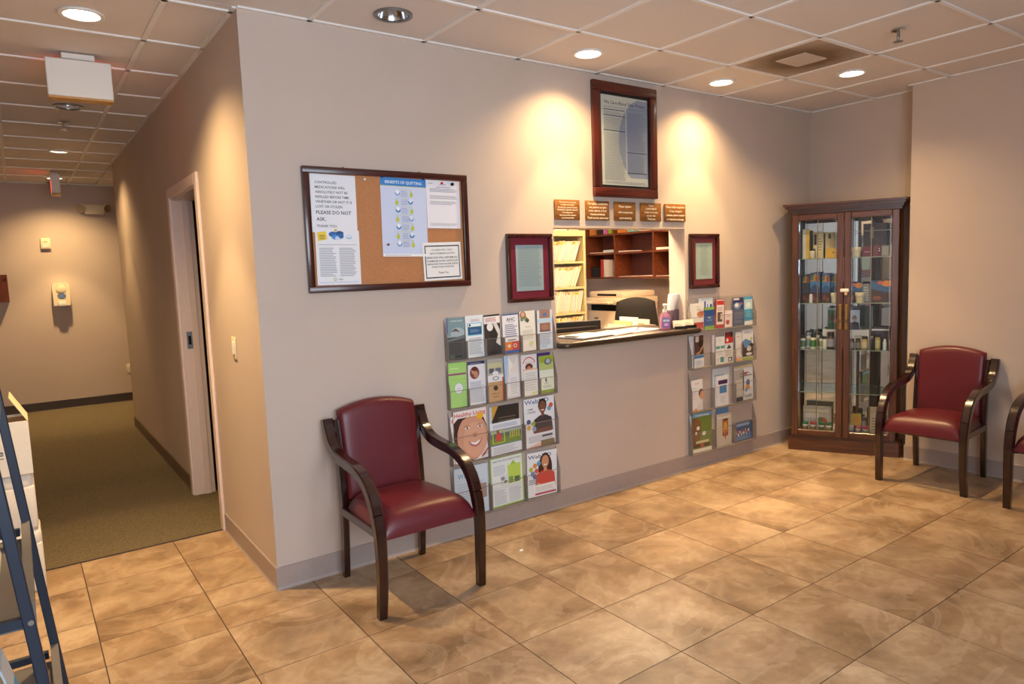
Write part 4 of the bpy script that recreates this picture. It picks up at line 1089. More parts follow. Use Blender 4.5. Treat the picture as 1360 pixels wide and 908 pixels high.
def lines_art(n, c='9a9aa0'):
    def f(mb, t):
        for i in range(n): mb.box(-.085, .06 + .02 * (i % 3), -.11 + i * .22 / n, -.105 + i * .22 / n, t - .0002, t + .0003, flat(c))
    return f
cb = thing('clipboard', 'black clipboard with white forms at the left of the reception ledge', 'clipboard', (2.085, .075, CZ), R(8))
MB().rbox(-.16, .16, -.115, .115, 0, .005, M_BLACK, .002, 1).build('board', cb, smooth=0)
MB().box(-.15, .14, -.108, .108, .005, .012, flat('f2f0ea')).build('form_stack', cb, smooth=0)
MB().rbox(-.155, -.115, -.05, .05, .012, .020, M_STEEL, .003, 1).build('clip', cb, smooth=0)
sheet('form_sheet', 'cream form sheets beside the black clipboard on the ledge', 'paper', 2.36, .12, CZ, .216, .28, -70, 'efe6cc', .004, art=lines_art(9))
sheet('form_sheet', 'white sign-in sheet with pink print in the middle of the ledge', 'paper', 2.60, .135, CZ, .216, .28, -82, 'f4efe6', .005, art=lambda mb, t: (mb.box(.04, .07, -.10, -.04, t, t + .0004, flat('d84a8a')), mb.box(.04, .06, -.01, .06, t, t + .0004, flat('c05a90'))))
tag(MB().tube([(-.07, 0, 0), (.05, 0, 0), (.07, 0, 0)], .0045, M_BLACK, 8).build('pen', None, (2.62, .13, CZ + .0096), (0, 0, R(40))), 'black pen lying on the white sign-in sheet', 'pen')
# sanitizer pump bottle
sb = thing('sanitizer_bottle', 'hand sanitizer pump bottle with pink and blue label on the ledge', 'bottle', (2.772, .012, CZ), R(-30))
MB().lathe([(.034, 0), (.038, .004), (.038, .085), (.034, .10), (.018, .115), (.015, .122)], clear('pink_gel', 'e8c4d8', .04, .05, .35, 'e4a8c8'), n=24, sx=1.0, sy=.75).build('bottle_body', sb)
lb_ = Card(.056, .062, .0006, '4a66b0'); lb_.rect(.1, .62, .9, .85, 'e4e8f4').text('PURELL', .5, .66, .13, '2a3a80', wu=.72).rect(.1, .1, .9, .5, 'b46aa4').ell(.5, .3, .25, .15, 'e0b0d4')
lb_.done('front_label', (0, -.0283, .016), parent=sb)
MB().cyl((0, 0, .122), .016, .016, M_WHITE, 18).build('collar', sb)
MB().cyl((0, 0, .138), .006, .03, M_WHITE, 10).rbox(-.012, .012, -.045, .012, .166, .180, M_WHITE, .004, 2).build('pump', sb)
# acrylic holder with paper cone
ah = thing('leaflet_holder', 'clear smoky acrylic holder behind the sanitizer bottle', 'holder', (2.912, .085, CZ))
M_SMOKE = clear('smoky_acrylic', 'cdbfcc', .06, .06, .12, 'b8a0b8')
for b, nm in (((-.055, .055, -.03, -.027, 0, .125), 'front_panel'), ((-.055, .055, .027, .03, 0, .14), 'back_panel'), ((-.055, -.052, -.027, .027, 0, .13), 'side_panel'), ((.052, .055, -.027, .027, 0, .13), 'side_panel'), ((-.052, .052, -.027, .027, 0, .003), 'bottom_panel')):
    MB().box(*b, M_SMOKE).build(nm, ah, smooth=0)
mb = MB(); k = 14
vs = []
for (r_, z, dx) in ((.006, .0, -.025), (.034, .12, .0), (.058, .235, .045)):
    for i in range(k):
        a = 2 * math.pi * i / k; vs.append((dx + r_ * math.cos(a), .55 * r_ * math.sin(a), z))
mb.add(vs, [(j * k + i, j * k + (i + 1) % k, (j + 1) * k + (i + 1) % k, (j + 1) * k + i) for j in range(2) for i in range(k)] + [tuple(range(2 * k, 3 * k))], M_PAPER)
tag(mb.build('paper_roll', None, (2.912, .085, CZ + .004)), 'white rolled paper sticking up out of the smoky holder', 'paper')
# business card holders
for i, (x, y, rz, lb) in enumerate(((2.842, -.062, -25, 'black card holder with cream cards, nearest the sanitizer bottle'), (2.952, -.052, -12, 'black card holder with cream cards at the right end of the ledge'))):
    t = thing('card_holder', lb, 'card holder', (x, y, CZ), R(rz), 'business card holders on the ledge')
    MB().box(-.048, .048, -.022, .025, 0, .006, M_BLACK).box(-.048, .048, -.024, -.020, 0, .020, M_BLACK).build('tray', t, smooth=0)
    MB().box(-.048, .048, .020, .024, .006, .03, M_BLACK).build('back_rest', t, smooth=0)
    c = Card(.088, .052, .012, 'efe4cc'); c.lines(.1, .2, .8, .6, 3, 'a09080', 2)
    c.done('card_stack', (0, .012, .006), (R(-14), 0, 0), parent=t)
# slanted sign holder at the left
sh = thing('sign_holder', 'small slanted blue and white sign holder at the left end of the ledge', 'sign holder', (1.835, .10, CZ), R(48))
MB().box(-.045, .045, -.03, .03, 0, .004, M_ACRYL).build('foot', sh, smooth=0)
c = Card(.09, .125, .003, 'e8ecf0'); c.rect(0, 0, 1, .55, '3f66a8').lines(.1, .62, .9, .92, 4, '9aa4b4', 2).lines(.15, .1, .85, .45, 4, '9ab4dc', 3)
c.done('sign_panel', (0, -.012, .004), (R(-12), 0, 0), parent=sh)
# paper tray behind ledge
pt = thing('paper_tray', 'pale plastic paper tray with standing papers behind the ledge', 'paper tray', (3.03, .62, .75))
mb = MB()
MB().box(-.17, .17, -.12, .12, 0, .008, M_CREAM).build('tray_bottom', pt, smooth=0)
for b in ((-.17, .17, -.12, -.112, .008, .27), (-.17, .17, .112, .12, .008, .30), (-.17, -.162, -.112, .112, .008, .29), (.162, .17, -.112, .112, .008, .29)):
    MB().box(*b, mat('pale_tray', (236, 214, 190), .4, var=0)).build('tray_wall', pt, smooth=0)
for i in range(5): MB().box(-.15 + .065 * i, -.15 + .065 * i + .01, -.10, .10, .01, .31 + .025 * (i * 7 % 3), flat(('f2e6c8', 'e8c890', 'f4f0e4', 'e0b070', 'f0e4d0')[i])).build('standing_paper', pt, (0, 0, 0), (0, 0, 0), smooth=0)
# monitor seen from behind
mo = thing('monitor', 'black computer monitor seen from behind, left side of reception desk', 'monitor', (2.44, .62, .75), R(-8))
MB().rbox(-.235, .235, -.02, .02, .06, .365, M_BLACK, .008, 2).build('case', mo)
MB().rbox(-.19, .19, -.034, -.019, .10, .325, mat('monitor_back', (46, 42, 38), .5, var=0), .006, 1).build('back_cover', mo)
MB().box(-.04, .04, -.05, -.02, .004, .2, M_BLACK).build('neck', mo, smooth=0)
MB().rbox(-.12, .12, -.10, .08, 0, .012, M_BLACK, .004, 1).build('foot', mo)
MB().box(-.222, .222, .0198, .0212, .075, .35, flat('1a1c22', .1)).build('screen', mo, smooth=0)

# ================================================================ RECEPTION OFFICE FURNITURE
# open file shelf
FX0, FX1, FY0, FY1 = 3.40, 4.215, 2.50, 2.86
fsu = thing('file_shelf', 'cream metal open file shelf packed with patient folders', 'file shelf', ((FX0 + FX1) / 2, 0, 0))
M_FS = mat('cream_metal', (206, 190, 140), .4, var=.02)
hw = (FX1 - FX0) / 2
SHZ = (1.585, 1.305, 1.025, .745, .465)
for x in (-hw, hw - .03): MB().box(x, x + .03, FY0, FY1, 0, 1.92, M_FS).build('side_panel', fsu, smooth=0)
MB().box(-hw + .03, hw - .03, FY1 - .006, FY1, 0, 1.92, M_FS).build('back_panel', fsu, smooth=0)
for z in (1.86,) + SHZ: MB().box(-hw + .03, hw - .03, FY0 + .002, FY1 - .006, z - (.0 if z == 1.86 else .022), z + (.06 if z == 1.86 else 0), M_FS).build('shelf', fsu, smooth=0)
rn = random.Random(4)
FC = ('efd9a8', 'e8c890', 'f2e2bc', 'e4c08a', 'f0d8c0', 'e8d0b0', 'ead2c8')
ORD = ('uppermost', 'second', 'third', 'fourth')
for s, z in enumerate(SHZ[:4]):
    lean = (24, 26, 12, 18)[s]
    x = 3.50
    while x < 4.172 - .25 * math.sin(R(lean)) * (1 if s != 2 else .6):
        th = .008 + .009 * rn.random(); hh = .226 + .018 * rn.random()
        la = R(lean + 2.0 * math.sin(x * 9))
        col = FC[rn.randrange(len(FC))]
        mb = MB().box(0, th, 0, .27, 0, hh, flat(col))
        mb.box(th * .25, th * .75, -.003, 0, .02, hh - .01, flat('f6f0e4'))
        if rn.random() < .6: mb.box(0, th, -.008, .0, hh - .035, hh - .008, flat(('e8c850', 'f0dc80', 'e4b850', 'd89060')[rn.randrange(4)]))
        o = mb.build('file_folder', None, (x, FY0 + .022, z + .001 + th * .0), (0, la, 0), smooth=0)
        o.location.z = z + .001 + th * math.sin(la)
        tag(o, 'cream patient folder leaning on the %s visible shelf of the file rack' % ORD[s], 'folder', 'folders on the %s file shelf' % ORD[s])
        x += (th + .0065) / math.cos(la)
for i, (x, w, col) in enumerate(((3.90, .20, 'e8e0d0'), (4.12, .12, 'd8c8a0'))):
    tag(MB().rbox(-w / 2, w / 2, -.11, .11, 0, .035 + .02 * i, flat(col), .003, 1).build('paper_stack', None, (x, 2.66, 1.9205), (0, 0, R(8 - 20 * i)), smooth=0), ('wide white paper stack on top of the cream file shelf', 'narrow cream paper stack on top of the cream file shelf')[i], 'papers')
# hutch on the right office wall
hu = thing('wall_hutch', 'open reddish cherry wall hutch with pigeonholes above the copier', 'hutch', (5.2, 0, 0))
HY0, HY1 = 1.70, 3.62
HD = OXR - 5.2 - .003
ZS = (1.372, 1.680, 1.915, 2.24)
for z in ZS: MB().box(0, HD, HY0, HY1, z - .011, z + .011, M_HUTCH).build('shelf', hu, smooth=0)
YS = (HY0 + .011, 2.42, 3.08, HY1 - .011)
for y in YS: MB().box(.0005, HD, y - .011, y + .011, ZS[0] + .011, ZS[-1] - .011, M_HUTCH).build('upright', hu, smooth=0)
MB().box(HD - .008, HD - .0005, HY0 + .02, HY1 - .02, ZS[0] + .012, ZS[-1] - .012, M_HUTCHB).build('back_panel', hu, smooth=0)
def hitem(name, label, cat, x, y, z, dx, dy, dz, col, rz=0, m=None):
    return tag(MB().rbox(-dx / 2, dx / 2, -dy / 2, dy / 2, 0, dz, m or flat(col), min(.003, dz * .3), 1).build(name, None, (x, y, z + .0115), (0, 0, R(rz)), smooth=0), label, cat)
hitem('binder', 'red binder standing in the lower left pigeonhole', 'binder', 5.33, 3.33, ZS[0], .24, .045, .225, 'b83428')
hitem('binder', 'white binder standing next to the red binder', 'binder', 5.33, 3.265, ZS[0], .24, .055, .22, 'e6dcd4')
hitem('storage_box', 'black storage box left of the red binder', 'box', 5.34, 3.48, ZS[0], .2, .18, .13, '1c1a1a')
hitem('paper_stack', 'white paper stack in the upper left pigeonhole', 'papers', 5.33, 3.21, ZS[1], .22, .2, .035, 'd8e4e4')
hitem('paper_stack', 'thin papers at the far end of the upper left pigeonhole', 'papers', 5.33, 3.48, ZS[1], .22, .17, .012, 'e6d8cc')
hitem('paper_stack', 'thin white papers in the upper middle pigeonhole', 'papers', 5.33, 2.93, ZS[1], .22, .2, .015, 'efe4dc')
hitem('paper_stack', 'thick white papers in the upper right pigeonhole', 'papers', 5.33, 2.25, ZS[1], .22, .28, .03, 'f0e8de')
hitem('paper_stack', 'loose white papers lying in the lower middle pigeonhole', 'papers', 5.33, 2.85, ZS[0], .24, .34, .008, 'e8d8cc')
hitem('paper_stack', 'second loose paper pile in the lower middle pigeonhole', 'papers', 5.33, 2.56, ZS[0], .24, .2, .010, 'efe0d4')
hitem('paper_stack', 'loose papers in the lower right pigeonhole', 'papers', 5.33, 2.25, ZS[0], .24, .28, .008, 'e8d8cc')
hitem('vase', 'dark round pot in the lower right pigeonhole', 'pot', 5.33, 2.03, ZS[0], .12, .12, .15, '6a3428')
for i, (y, dy, dz, col, nm) in enumerate(((3.52, .11, .16, 'd88a3a', 'orange folder bundle at far left of the top pigeonholes'), (3.38, .10, .20, '3a2a26', 'dark box in the top left pigeonhole'), (3.27, .08, .12, 'c86ab0', 'pink slip box in the top left pigeonhole'), (3.19, .06, .15, 'a8c83a', 'lime green box in the top left pigeonhole'), (2.97, .16, .12, 'e08a30', 'orange box in the top middle pigeonhole'), (2.82, .10, .15, '8ac8b8', 'mint green box in the top middle pigeonhole'), (2.55, .22, .03, 'e8d8cc', 'white papers in the top middle pigeonhole'), (2.20, .30, .05, 'e4d4b8', 'cream paper pile in the top right pigeonhole'))):
    hitem('storage_box' if i < 6 else 'paper_stack', nm, 'box' if i < 6 else 'papers', 5.33, y, ZS[2], .2, dy, dz, col)
# copier
cp = thing('copier', 'large cream office copier standing below the hutch', 'copier', (4.62, 2.36, 0))
M_COP = mat('copier_cream', (232, 212, 182), .45, var=.01)
MB().rbox(0, .58, 0, .60, .03, 1.00, M_COP, .012, 2).build('body', cp)
MB().box(.05, .56, .05, .58, 1.0, 1.075, M_DARK).build('output_slot', cp, smooth=0)
MB().rbox(.42, .58, 0, .60, 1.0, 1.08, M_COP, .006, 1).build('rear_column', cp)
MB().rbox(.0, .42, 0, .09, 1.0, 1.08, M_COP, .006, 1).build('side_column', cp)
MB().rbox(-.02, .58, -.01, .61, 1.075, 1.155, M_COP, .01, 2).build('scanner', cp)
ad_ = MB().rbox(.03, .57, .03, .59, 1.157, 1.225, M_COP, .014, 2).build('feeder', cp)
MB().box(.025, .031, .12, .44, 1.175, 1.20, M_DARK).build('feeder_slot', ad_, smooth=0)
pn = MB().rbox(-.10, .0, .12, .55, 1.085, 1.115, M_COP, .008, 1).build('control_panel', cp)
MB().box(-.08, -.02, .22, .36, 1.1145, 1.117, flat('8a927a')).build('display', pn, smooth=0)
for k, z in enumerate((.10, .32, .54)):
    d_ = MB().rbox(-.008, .004, .03, .57, z, z + .205, M_COP, .004, 1).build('paper_drawer', cp)
    MB().box(-.010, -.007, .22, .38, z + .15, z + .175, M_DARK).build('handle', d_, smooth=0)
MB().box(-.002, .001, .40, .47, .90, .925, flat('8a8478')).build('emblem', cp, smooth=0)
for x in (.06, .52):
    for y in (.06, .54): MB().cyl((x, y, 0), .03, .032, M_BLACK, 12).build('caster', cp)
# office chair
oc = thing('office_chair', 'black high-backed office chair turned away behind reception', 'chair', (4.30, 1.82, 0), R(-45))
def pad(nu, nv, fx, fz, thick, m, p=5, flatback=True):
    """rounded cushion: fx(u,v)->x, fz(u,v)->z outline; bulges to -y"""
    vs = []; fs = []
    for side in (0, 1):
        for j in range(nv + 1):
            for i in range(nu + 1):
                u, v = -1 + 2 * i / nu, -1 + 2 * j / nv
                e = max(0, (1 - abs(u) ** p)) ** (1 / 2.2) * max(0, (1 - abs(v) ** p)) ** (1 / 2.2)
                y = (-thick * e) if side == 0 else (thick * .25 * e)
                vs.append((fx(u, v), y, fz(u, v)))
    o = (nu + 1) * (nv + 1)
    for j in range(nv):
        for i in range(nu):
            a = j * (nu + 1) + i
            fs.append((a, a + 1, a + nu + 2, a + nu + 1)); fs.append((o + a, o + a + nu + 1, o + a + nu + 2, o + a + 1))
    for i in range(nu):
        fs.append((i, o + i, o + i + 1, i + 1)); t_ = nv * (nu + 1) + i; fs.append((t_, t_ + 1, o + t_ + 1, o + t_))
    for j in range(nv):
        a = j * (nu + 1); fs.append((a, a + nu + 1, o + a + nu + 1, o + a)); b = a + nu; fs.append((b, o + b, o + b + nu + 1, b + nu + 1))
    return vs, fs
M_FAB = mat('black_fabric', (34, 30, 28), .85, var=.1, scale=200)
vs, fs = pad(14, 14, lambda u, v: u * (.24 - .035 * max(0, v)) , lambda u, v: .86 + .32 * v - .05 * (u * u) * max(0, v), .07, M_FAB, 4)
MB().add(vs, fs, M_FAB, Matrix.Translation((0, .22, 0))).build('backrest', oc, smooth=60)
vs, fs = pad(12, 12, lambda u, v: u * .25, lambda u, v: v * .24, .07, M_FAB, 4)
MB().add(vs, fs, M_FAB, Matrix.Translation((0, 0, .46)) @ Matrix.Rotation(R(-90), 4, 'X')).build('seat', oc, smooth=60)
MB().box(-.03, .03, .20, .26, .40, .62, M_BLACK).build('back_bar', oc, smooth=0)
MB().cyl((0, 0, .09), .028, .35, M_BLACK, 14).build('gas_lift', oc)
for i in range(5):
    a = i * 72
    lg = MB().box(.0, .29, -.02, .02, .065, .095, M_BLACK, Matrix.Rotation(R(a), 4, 'Z')).build('base_leg', oc, smooth=0)
    MB().cyl((0, 0, 0), .03, .03, M_BLACK, 12, X=Matrix.Rotation(R(a), 4, 'Z') @ Matrix.Translation((.27, -.015, .03)) @ Matrix.Rotation(R(-90), 4, 'X')).build('caster', lg)
# office ceiling lamps
for i, (x, y) in enumerate(((2.05, .75), (4.1, 1.45))):
    t = thing('ceiling_panel_light', ('office ceiling light panel near the desk, above the reception window', 'office ceiling light panel near the copier, out of direct view')[i], 'light', (x, y, H))
    MB().box(-.30, .30, -.30, .30, -.02, 0, M_TEE).build('frame', t, smooth=0)
    MB().box(-.27, .27, -.27, .27, -.024, -.0201, emis('office_lamp_%d' % i, (1.0, .72, .45), (150.0, 75.0)[i])).build('diffuser', t, smooth=0)

# ================================================================ WAITING CHAIRS
def smooth_path(pts, n=4):
    P = [Vector(p) for p in pts]; out = []
    for i in range(len(P) - 1):
        p0, p1, p2, p3 = P[max(i - 1, 0)], P[i], P[i + 1], P[min(i + 2, len(P) - 1)]
        for k in range(n):
            t = k / n
            out.append(.5 * ((2 * p1) + (-p0 + p2) * t + (2 * p0 - 5 * p1 + 4 * p2 - p3) * t * t + (-p0 + 3 * p1 - 3 * p2 + p3) * t ** 3))
    out.append(P[-1])
    return out
def make_chair(label, loc, rz):
    t = thing('waiting_chair', label, 'chair', loc, rz, 'burgundy waiting room armchairs')
    for s in (-1, 1):
        xa = s * .255
        arm = smooth_path([(xa, .290, .812), (xa, .276, .765), (xa, .238, .700), (xa, .165, .655), (xa, .06, .638), (xa, -.06, .628), (xa, -.155, .595), (xa, -.222, .535), (xa, -.258, .465)])
        k = len(arm); tk = [.034 + .016 * min(1, i / (k * .3)) for i in range(k)]
        MB().sweep(arm, .050, tk, M_CHAIRW, ch=.12).build('arm', t)
        leg = smooth_path([(xa, -.258, .465), (xa, -.276, .39), (xa, -.282, .30), (xa, -.276, .15), (xa + s * .004, -.262, 0)], 3)
        k = len(leg); MB().sweep(leg, [.050 - .012 * i / k for i in range(k)], [.050 - .011 * i / k for i in range(k)], M_CHAIRW, ch=.12).build('leg', t)
        xb = s * .214
        bl = smooth_path([(xb, .262, 0), (xb, .244, .2), (xb, .236, .40), (xb, .250, .60), (xb, .280, .805)], 4)
        k = len(bl); MB().sweep(bl, .032, [.034 + .012 * math.sin(math.pi * i / k) for i in range(k)], M_CHAIRW, ch=.15).build('leg', t)
        for z, y in ((.70, .262),): MB().box(min(xa, xb), max(xa, xb), y - .012, y + .012, z - .012, z + .012, M_CHAIRW).build('arm_block', t, smooth=0)
    # seat rails
    MB().rbox(-.232, .232, -.240, -.205, .335, .368, M_CHAIRW, .004, 1).build('seat_rail', t)
    MB().rbox(-.198, .198, .205, .235, .335, .40, M_CHAIRW, .004, 1).build('seat_rail', t)
    for s in (-1, 1): MB().rbox(s * .228 - .012, s * .228 + .012, -.25, .22, .335, .375, M_CHAIRW, .004, 1).build('seat_rail', t)
    # seat cushion
    nu, nv = 18, 18; vs = []; fs = []
    def seat(u, v, side):
        wx = .238 - .022 * (v + 1) / 2
        e = max(0, 1 - abs(u) ** 9) ** .5 * max(0, 1 - abs(v) ** 9) ** .5
        yy = -.278 + (v + 1) / 2 * .49
        zt = .352 + .108 * (e if side else 0) + (.022 * (1 - u * u) * (1 - v * v) if side else 0) - (.012 * (v + 1) / 2 if side else 0)
        if not side: zt = .352
        else: zt = max(zt, .358)
        return (u * wx, yy, zt)
    for side in (1, 0):
        for j in range(nv + 1):
            for i in range(nu + 1):
                u = math.sin(math.pi / 2 * (-1 + 2 * i / nu)); v = math.sin(math.pi / 2 * (-1 + 2 * j / nv))
                vs.append(seat(u, v, side))
    o = (nu + 1) * (nv + 1)
    for j in range(nv):
        for i in range(nu):
            a = j * (nu + 1) + i
            fs.append((a, a + 1, a + nu + 2, a + nu + 1)); fs.append((o + a, o + a + nu + 1, o + a + nu + 2, o + a + 1))
    for i in range(nu):
        fs.append((i, o + i, o + i + 1, i + 1)); b = nv * (nu + 1) + i; fs.append((b, b + 1, o + b + 1, o + b))
    for j in range(nv):
        a = j * (nu + 1); fs.append((a, a + nu + 1, o + a + nu + 1, o + a)); b = a + nu; fs.append((b, o + b, o + b + nu + 1, b + nu + 1))
    MB().add(vs, fs, M_LEATHER).build('seat', t, smooth=70)
    # backrest: arched top, leaning back
    vs, fs = pad(20, 16, lambda u, v: math.sin(u * math.pi / 2) * (.203 + .004 * math.sin(v * math.pi / 2)), lambda u, v: .628 + .222 * math.sin(v * math.pi / 2) + (.038 * (1 - math.sin(u * math.pi / 2) ** 2)) * max(0, math.sin(v * math.pi / 2)) ** 1.5, .052, M_LEATHER, 6)
    # re-space the profile so the rim is round
    vs2 = [(x, y + .236 + (z - .44) * .12, z) for x, y, z in vs]
    MB().add(vs2, fs, M_LEATHER).build('backrest', t, smooth=70)
    return t
ch0 = make_chair('burgundy armchair with dark wooden arms below the cork board', (.533, -.332, 0), 0)
ch1 = copy_tree(ch0); ch1.location = (4.035, -1.262, 0); ch1.rotation_euler = (0, 0, R(-90 + 4.5)); ch1['label'] = 'whole burgundy armchair against the right wall beside the display cabinet'
ch2 = copy_tree(ch0); ch2.location = (4.035, -2.035, 0); ch2.rotation_euler = (0, 0, R(-90 + 3)); ch2['label'] = 'burgundy armchair cut off by the right edge of the photo'

# ================================================================ DISPLAY CABINET
CA = math.atan2(-.89391726, .44823201)
cab = thing('display_cabinet', 'tall cherry display cabinet with two glass doors in the corner', 'cabinet', (4.017, -.155, 0), CA)
# local x along the front (left to right), local y to the back
D = .30
BX1 = .50            # back is narrower: it is a corner cabinet
foot = [(0, 0), (.785, 0), (.812, .03), (.812, .165), (BX1, D), (.02, D)]
def inset(poly, e):
    cx = sum(p[0] for p in poly) / len(poly); cy = sum(p[1] for p in poly) / len(poly)
    out = []
    n = len(poly)
    for i in range(n):
        p0, p1, p2 = Vector(poly[i - 1]), Vector(poly[i]), Vector(poly[(i + 1) % n])
        d1 = (p1 - p0).normalized(); d2 = (p2 - p1).normalized()
        n1 = Vector((-d1.y, d1.x)); n2 = Vector((-d2.y, d2.x))
        b = (n1 + n2); b /= max(.3, b.dot(n1))
        q = p1 + b * e
        out.append((q.x, q.y))
    return out
mb = MB().prism(foot, 0, .095, M_CURIOX)
bs = MB().prism(foot, 0, .098, M_CURIOX).prism(inset(foot, .008), .098, .108, M_CURIOX).prism(inset(foot, .016), .108, .120, M_CURIOX).build('plinth', cab, smooth=0)
body = inset(foot, .020)
cr = MB()
for e, z0, z1 in ((.016, 1.868, 1.884), (.002, 1.884, 1.896), (-.012, 1.896, 1.912), (-.028, 1.912, 1.930), (-.040, 1.930, 1.945)):
    q = inset(foot, e)
    # keep the back of the crown clear of the walls
    q = [q[0], q[1], q[2], (min(q[3][0], .826), .168), (BX1, D - .005), (max(q[5][0], -.02), D - .03)]
    cr.prism(q, z0, z1, M_CURIOX)
cr.build('crown', cab, smooth=0)
# side, back and bottom
def panel_between(p, q, z0, z1, th, m, name, parent, sgn=1):
    p, q = Vector(p), Vector(q); d = (q - p).normalized(); nn = Vector((-d.y, d.x)) * th * sgn
    return MB().prism([tuple(p), tuple(q), tuple(q + nn), tuple(p + nn)], z0, z1, m).build(name, parent, smooth=0)
Z0, Z1 = .120, 1.868
panel_between(body[5], body[0], Z0, Z1, .018, M_CURIO, 'side_panel', cab)
panel_between(body[2], body[3], Z0, Z1, .018, M_CURIO, 'side_panel', cab)
panel_between(body[1], body[2], Z0, Z1, .016, M_CURIO, 'corner_post', cab)
MB().prism(inset(body, .019), Z0, Z0 + .016, M_CURIOX).build('cabinet_floor', cab, smooth=0)
MB().prism(inset(body, .019), Z1 - .02, Z1 - .001, M_CURIOX).build('cabinet_top', cab, smooth=0)
panel_between(body[3], body[4], Z0 + .016, Z1 - .02, .008, M_CURIO, 'back_panel', cab)
panel_between(body[4], body[5], Z0 + .016, Z1 - .02, .008, M_CURIO, 'back_panel', cab)
def lerp2(a, b, t): return (a[0] + (b[0] - a[0]) * t, a[1] + (b[1] - a[1]) * t)
ib = inset(body, .0095)
for a, b, n in ((ib[3], ib[4], 2), (ib[4], ib[5], 3)):
    for i in range(n):
        panel_between(lerp2(a, b, .03 + .94 * (i + .004) / n), lerp2(a, b, .03 + .94 * (i + .992) / n), Z0 + .018, Z1 - .022, .004, M_MIRROR, 'mirror_pane', cab)
SHELF = (1.524, 1.176, .812, .472)
si = inset(body, .022)
si = [(si[0][0], .035), (si[1][0] + .004, .035), (si[2][0], .045), si[3], si[4], si[5]]
for z in SHELF:
    s_ = MB().prism(si, z - .006, z, M_SHELFG).build('glass_shelf', cab, smooth=0)
    MB().box(si[0][0], si[1][0], .0335, .0348, z - .006, z, M_SHELFE).build('shelf_edge', s_, smooth=0)
# doors
M_LEAD = mat('lead_came', (128, 116, 96), .3, 1.0, var=0)
def make_door(x0, x1, hs, name='door'):
    st = .048
    d = MB()
    d.rbox(x0, x0 + st, -.002, .020, Z0 + .003, Z1 - .003, M_CURIO, .004, 1)
    d.rbox(x1 - st, x1, -.002, .020, Z0 + .003, Z1 - .003, M_CURIO, .004, 1)
    d.rbox(x0 + st, x1 - st, -.002, .020, Z0 + .003, Z0 + .003 + st, M_CURIOX, .004, 1)
    d.rbox(x0 + st, x1 - st, -.002, .020, Z1 - .003 - st, Z1 - .003, M_CURIOX, .004, 1)
    o = d.build(name, cab, smooth=0)
    gx0, gx1, gz0, gz1 = x0 + st, x1 - st, Z0 + .003 + st, Z1 - .003 - st
    xm = (gx0 + gx1) / 2
    zb = [gz0, gz1 - .10, gz1]
    for a, b in ((gx0, xm), (xm, gx1)):
        for z0_, z1_ in zip(zb[:-1], zb[1:]):
            MB().box(a + .002, b - .002, .007, .010, z0_ + .002, z1_ - .002, M_GLASS).build('glass_pane', o, smooth=0)
    MB().box(xm - .003, xm + .003, .004, .013, gz0, gz1, M_LEAD).build('came', o, smooth=0)
    MB().box(gx0, gx1, .004, .013, zb[1] - .002, zb[1] + .002, M_LEAD).build('came', o, smooth=0)
    # bright bevel strips along the glass edge
    M_BEV = clear('bevel_glass', 'f0f6f8', .22, .03)
    for a in (gx0 + .002, gx1 - .014): MB().box(a, a + .012, .0055, .0069, gz0 + .002, gz1 - .002, M_BEV).build('bevel', o, smooth=0)
    # handle
    hx = x1 - .020 if hs > 0 else x0 + .020
    hp = MB().rbox(hx - .008, hx + .008, -.0045, -.0018, .985, 1.155, M_BRASS, .001, 1)
    for z in (.985, 1.07, 1.155): hp.lathe([(.013, 0), (.009, .003)], M_BRASS, n=12, X=Matrix.Translation((hx, -.0022, z)) @ Matrix.Rotation(R(90), 4, 'X'))
    hp.build('handle_plate', o)
    MB().tube([(hx, -.004, 1.10), (hx, -.020, 1.085), (hx, -.022, 1.05), (hx, -.004, 1.03)], .004, M_BRASS, 8).build('handle', o)
    return o
make_door(.022, .391, 1); make_door(.394, .763, -1)
lk = thing('door_lock', 'white lock block bridging the two cabinet doors', 'lock', (0, 0, 0)); lk.location = cab.matrix_basis @ Vector((.40, -.003, 1.275)); lk.rotation_euler = (0, 0, CA)
MB().rbox(-.030, .030, -.018, 0, -.013, .013, M_WHITE, .005, 2).build('lock_body', lk)
MB().cyl((.010, -.009, -.035), .010, .022, mat('lock_brass', (226, 190, 130), .4, var=0), 14).build('lock_knob', lk)

# ---- things on the cabinet shelves (local x, depth y on shelf z)
CABM = Matrix.Translation((4.017, -.155, 0)) @ Matrix.Rotation(CA, 4, 'Z')
GC = 'goods in the display cabinet'
def place(o, x, y, z, rz=0):
    o.location = CABM @ Vector((x, y, z + .0006)); o.rotation_euler = (0, 0, CA + R(rz))
def cbox(label, x, y, z, w, d, h, col, rz=0, art=None, cat='box'):
    c = Card(w, h, d, col)
    if art: art(c)
    o = c.mb.build('product_box', None, smooth=None)
    place(o, x, y + d / 2, z, rz); tag(o, label, cat, GC)
def jar(label, x, y, z, r, h, col, lid, name='jar', band=None, neck=.8, rz=0):
    t = thing(name, label, name.replace('_', ' '), (0, 0, 0), 0, GC); place(t, x, y, z, rz)
    MB().lathe([(r * .94, 0), (r, h * .04), (r, h * .72), (r * neck, h * .80)], flat(col, .35), n=18).build('body', t)
    MB().lathe([(r * neck * 1.02, h * .78), (r * neck * 1.06, h * .80), (r * neck * 1.06, h * .98), (r * neck, h)], flat(lid, .4), n=18).build('lid', t)
    if band: MB().lathe([(r * 1.012, h * .15), (r * 1.012, h * .62)], flat(band, .5), n=18).build('wrap_label', t)
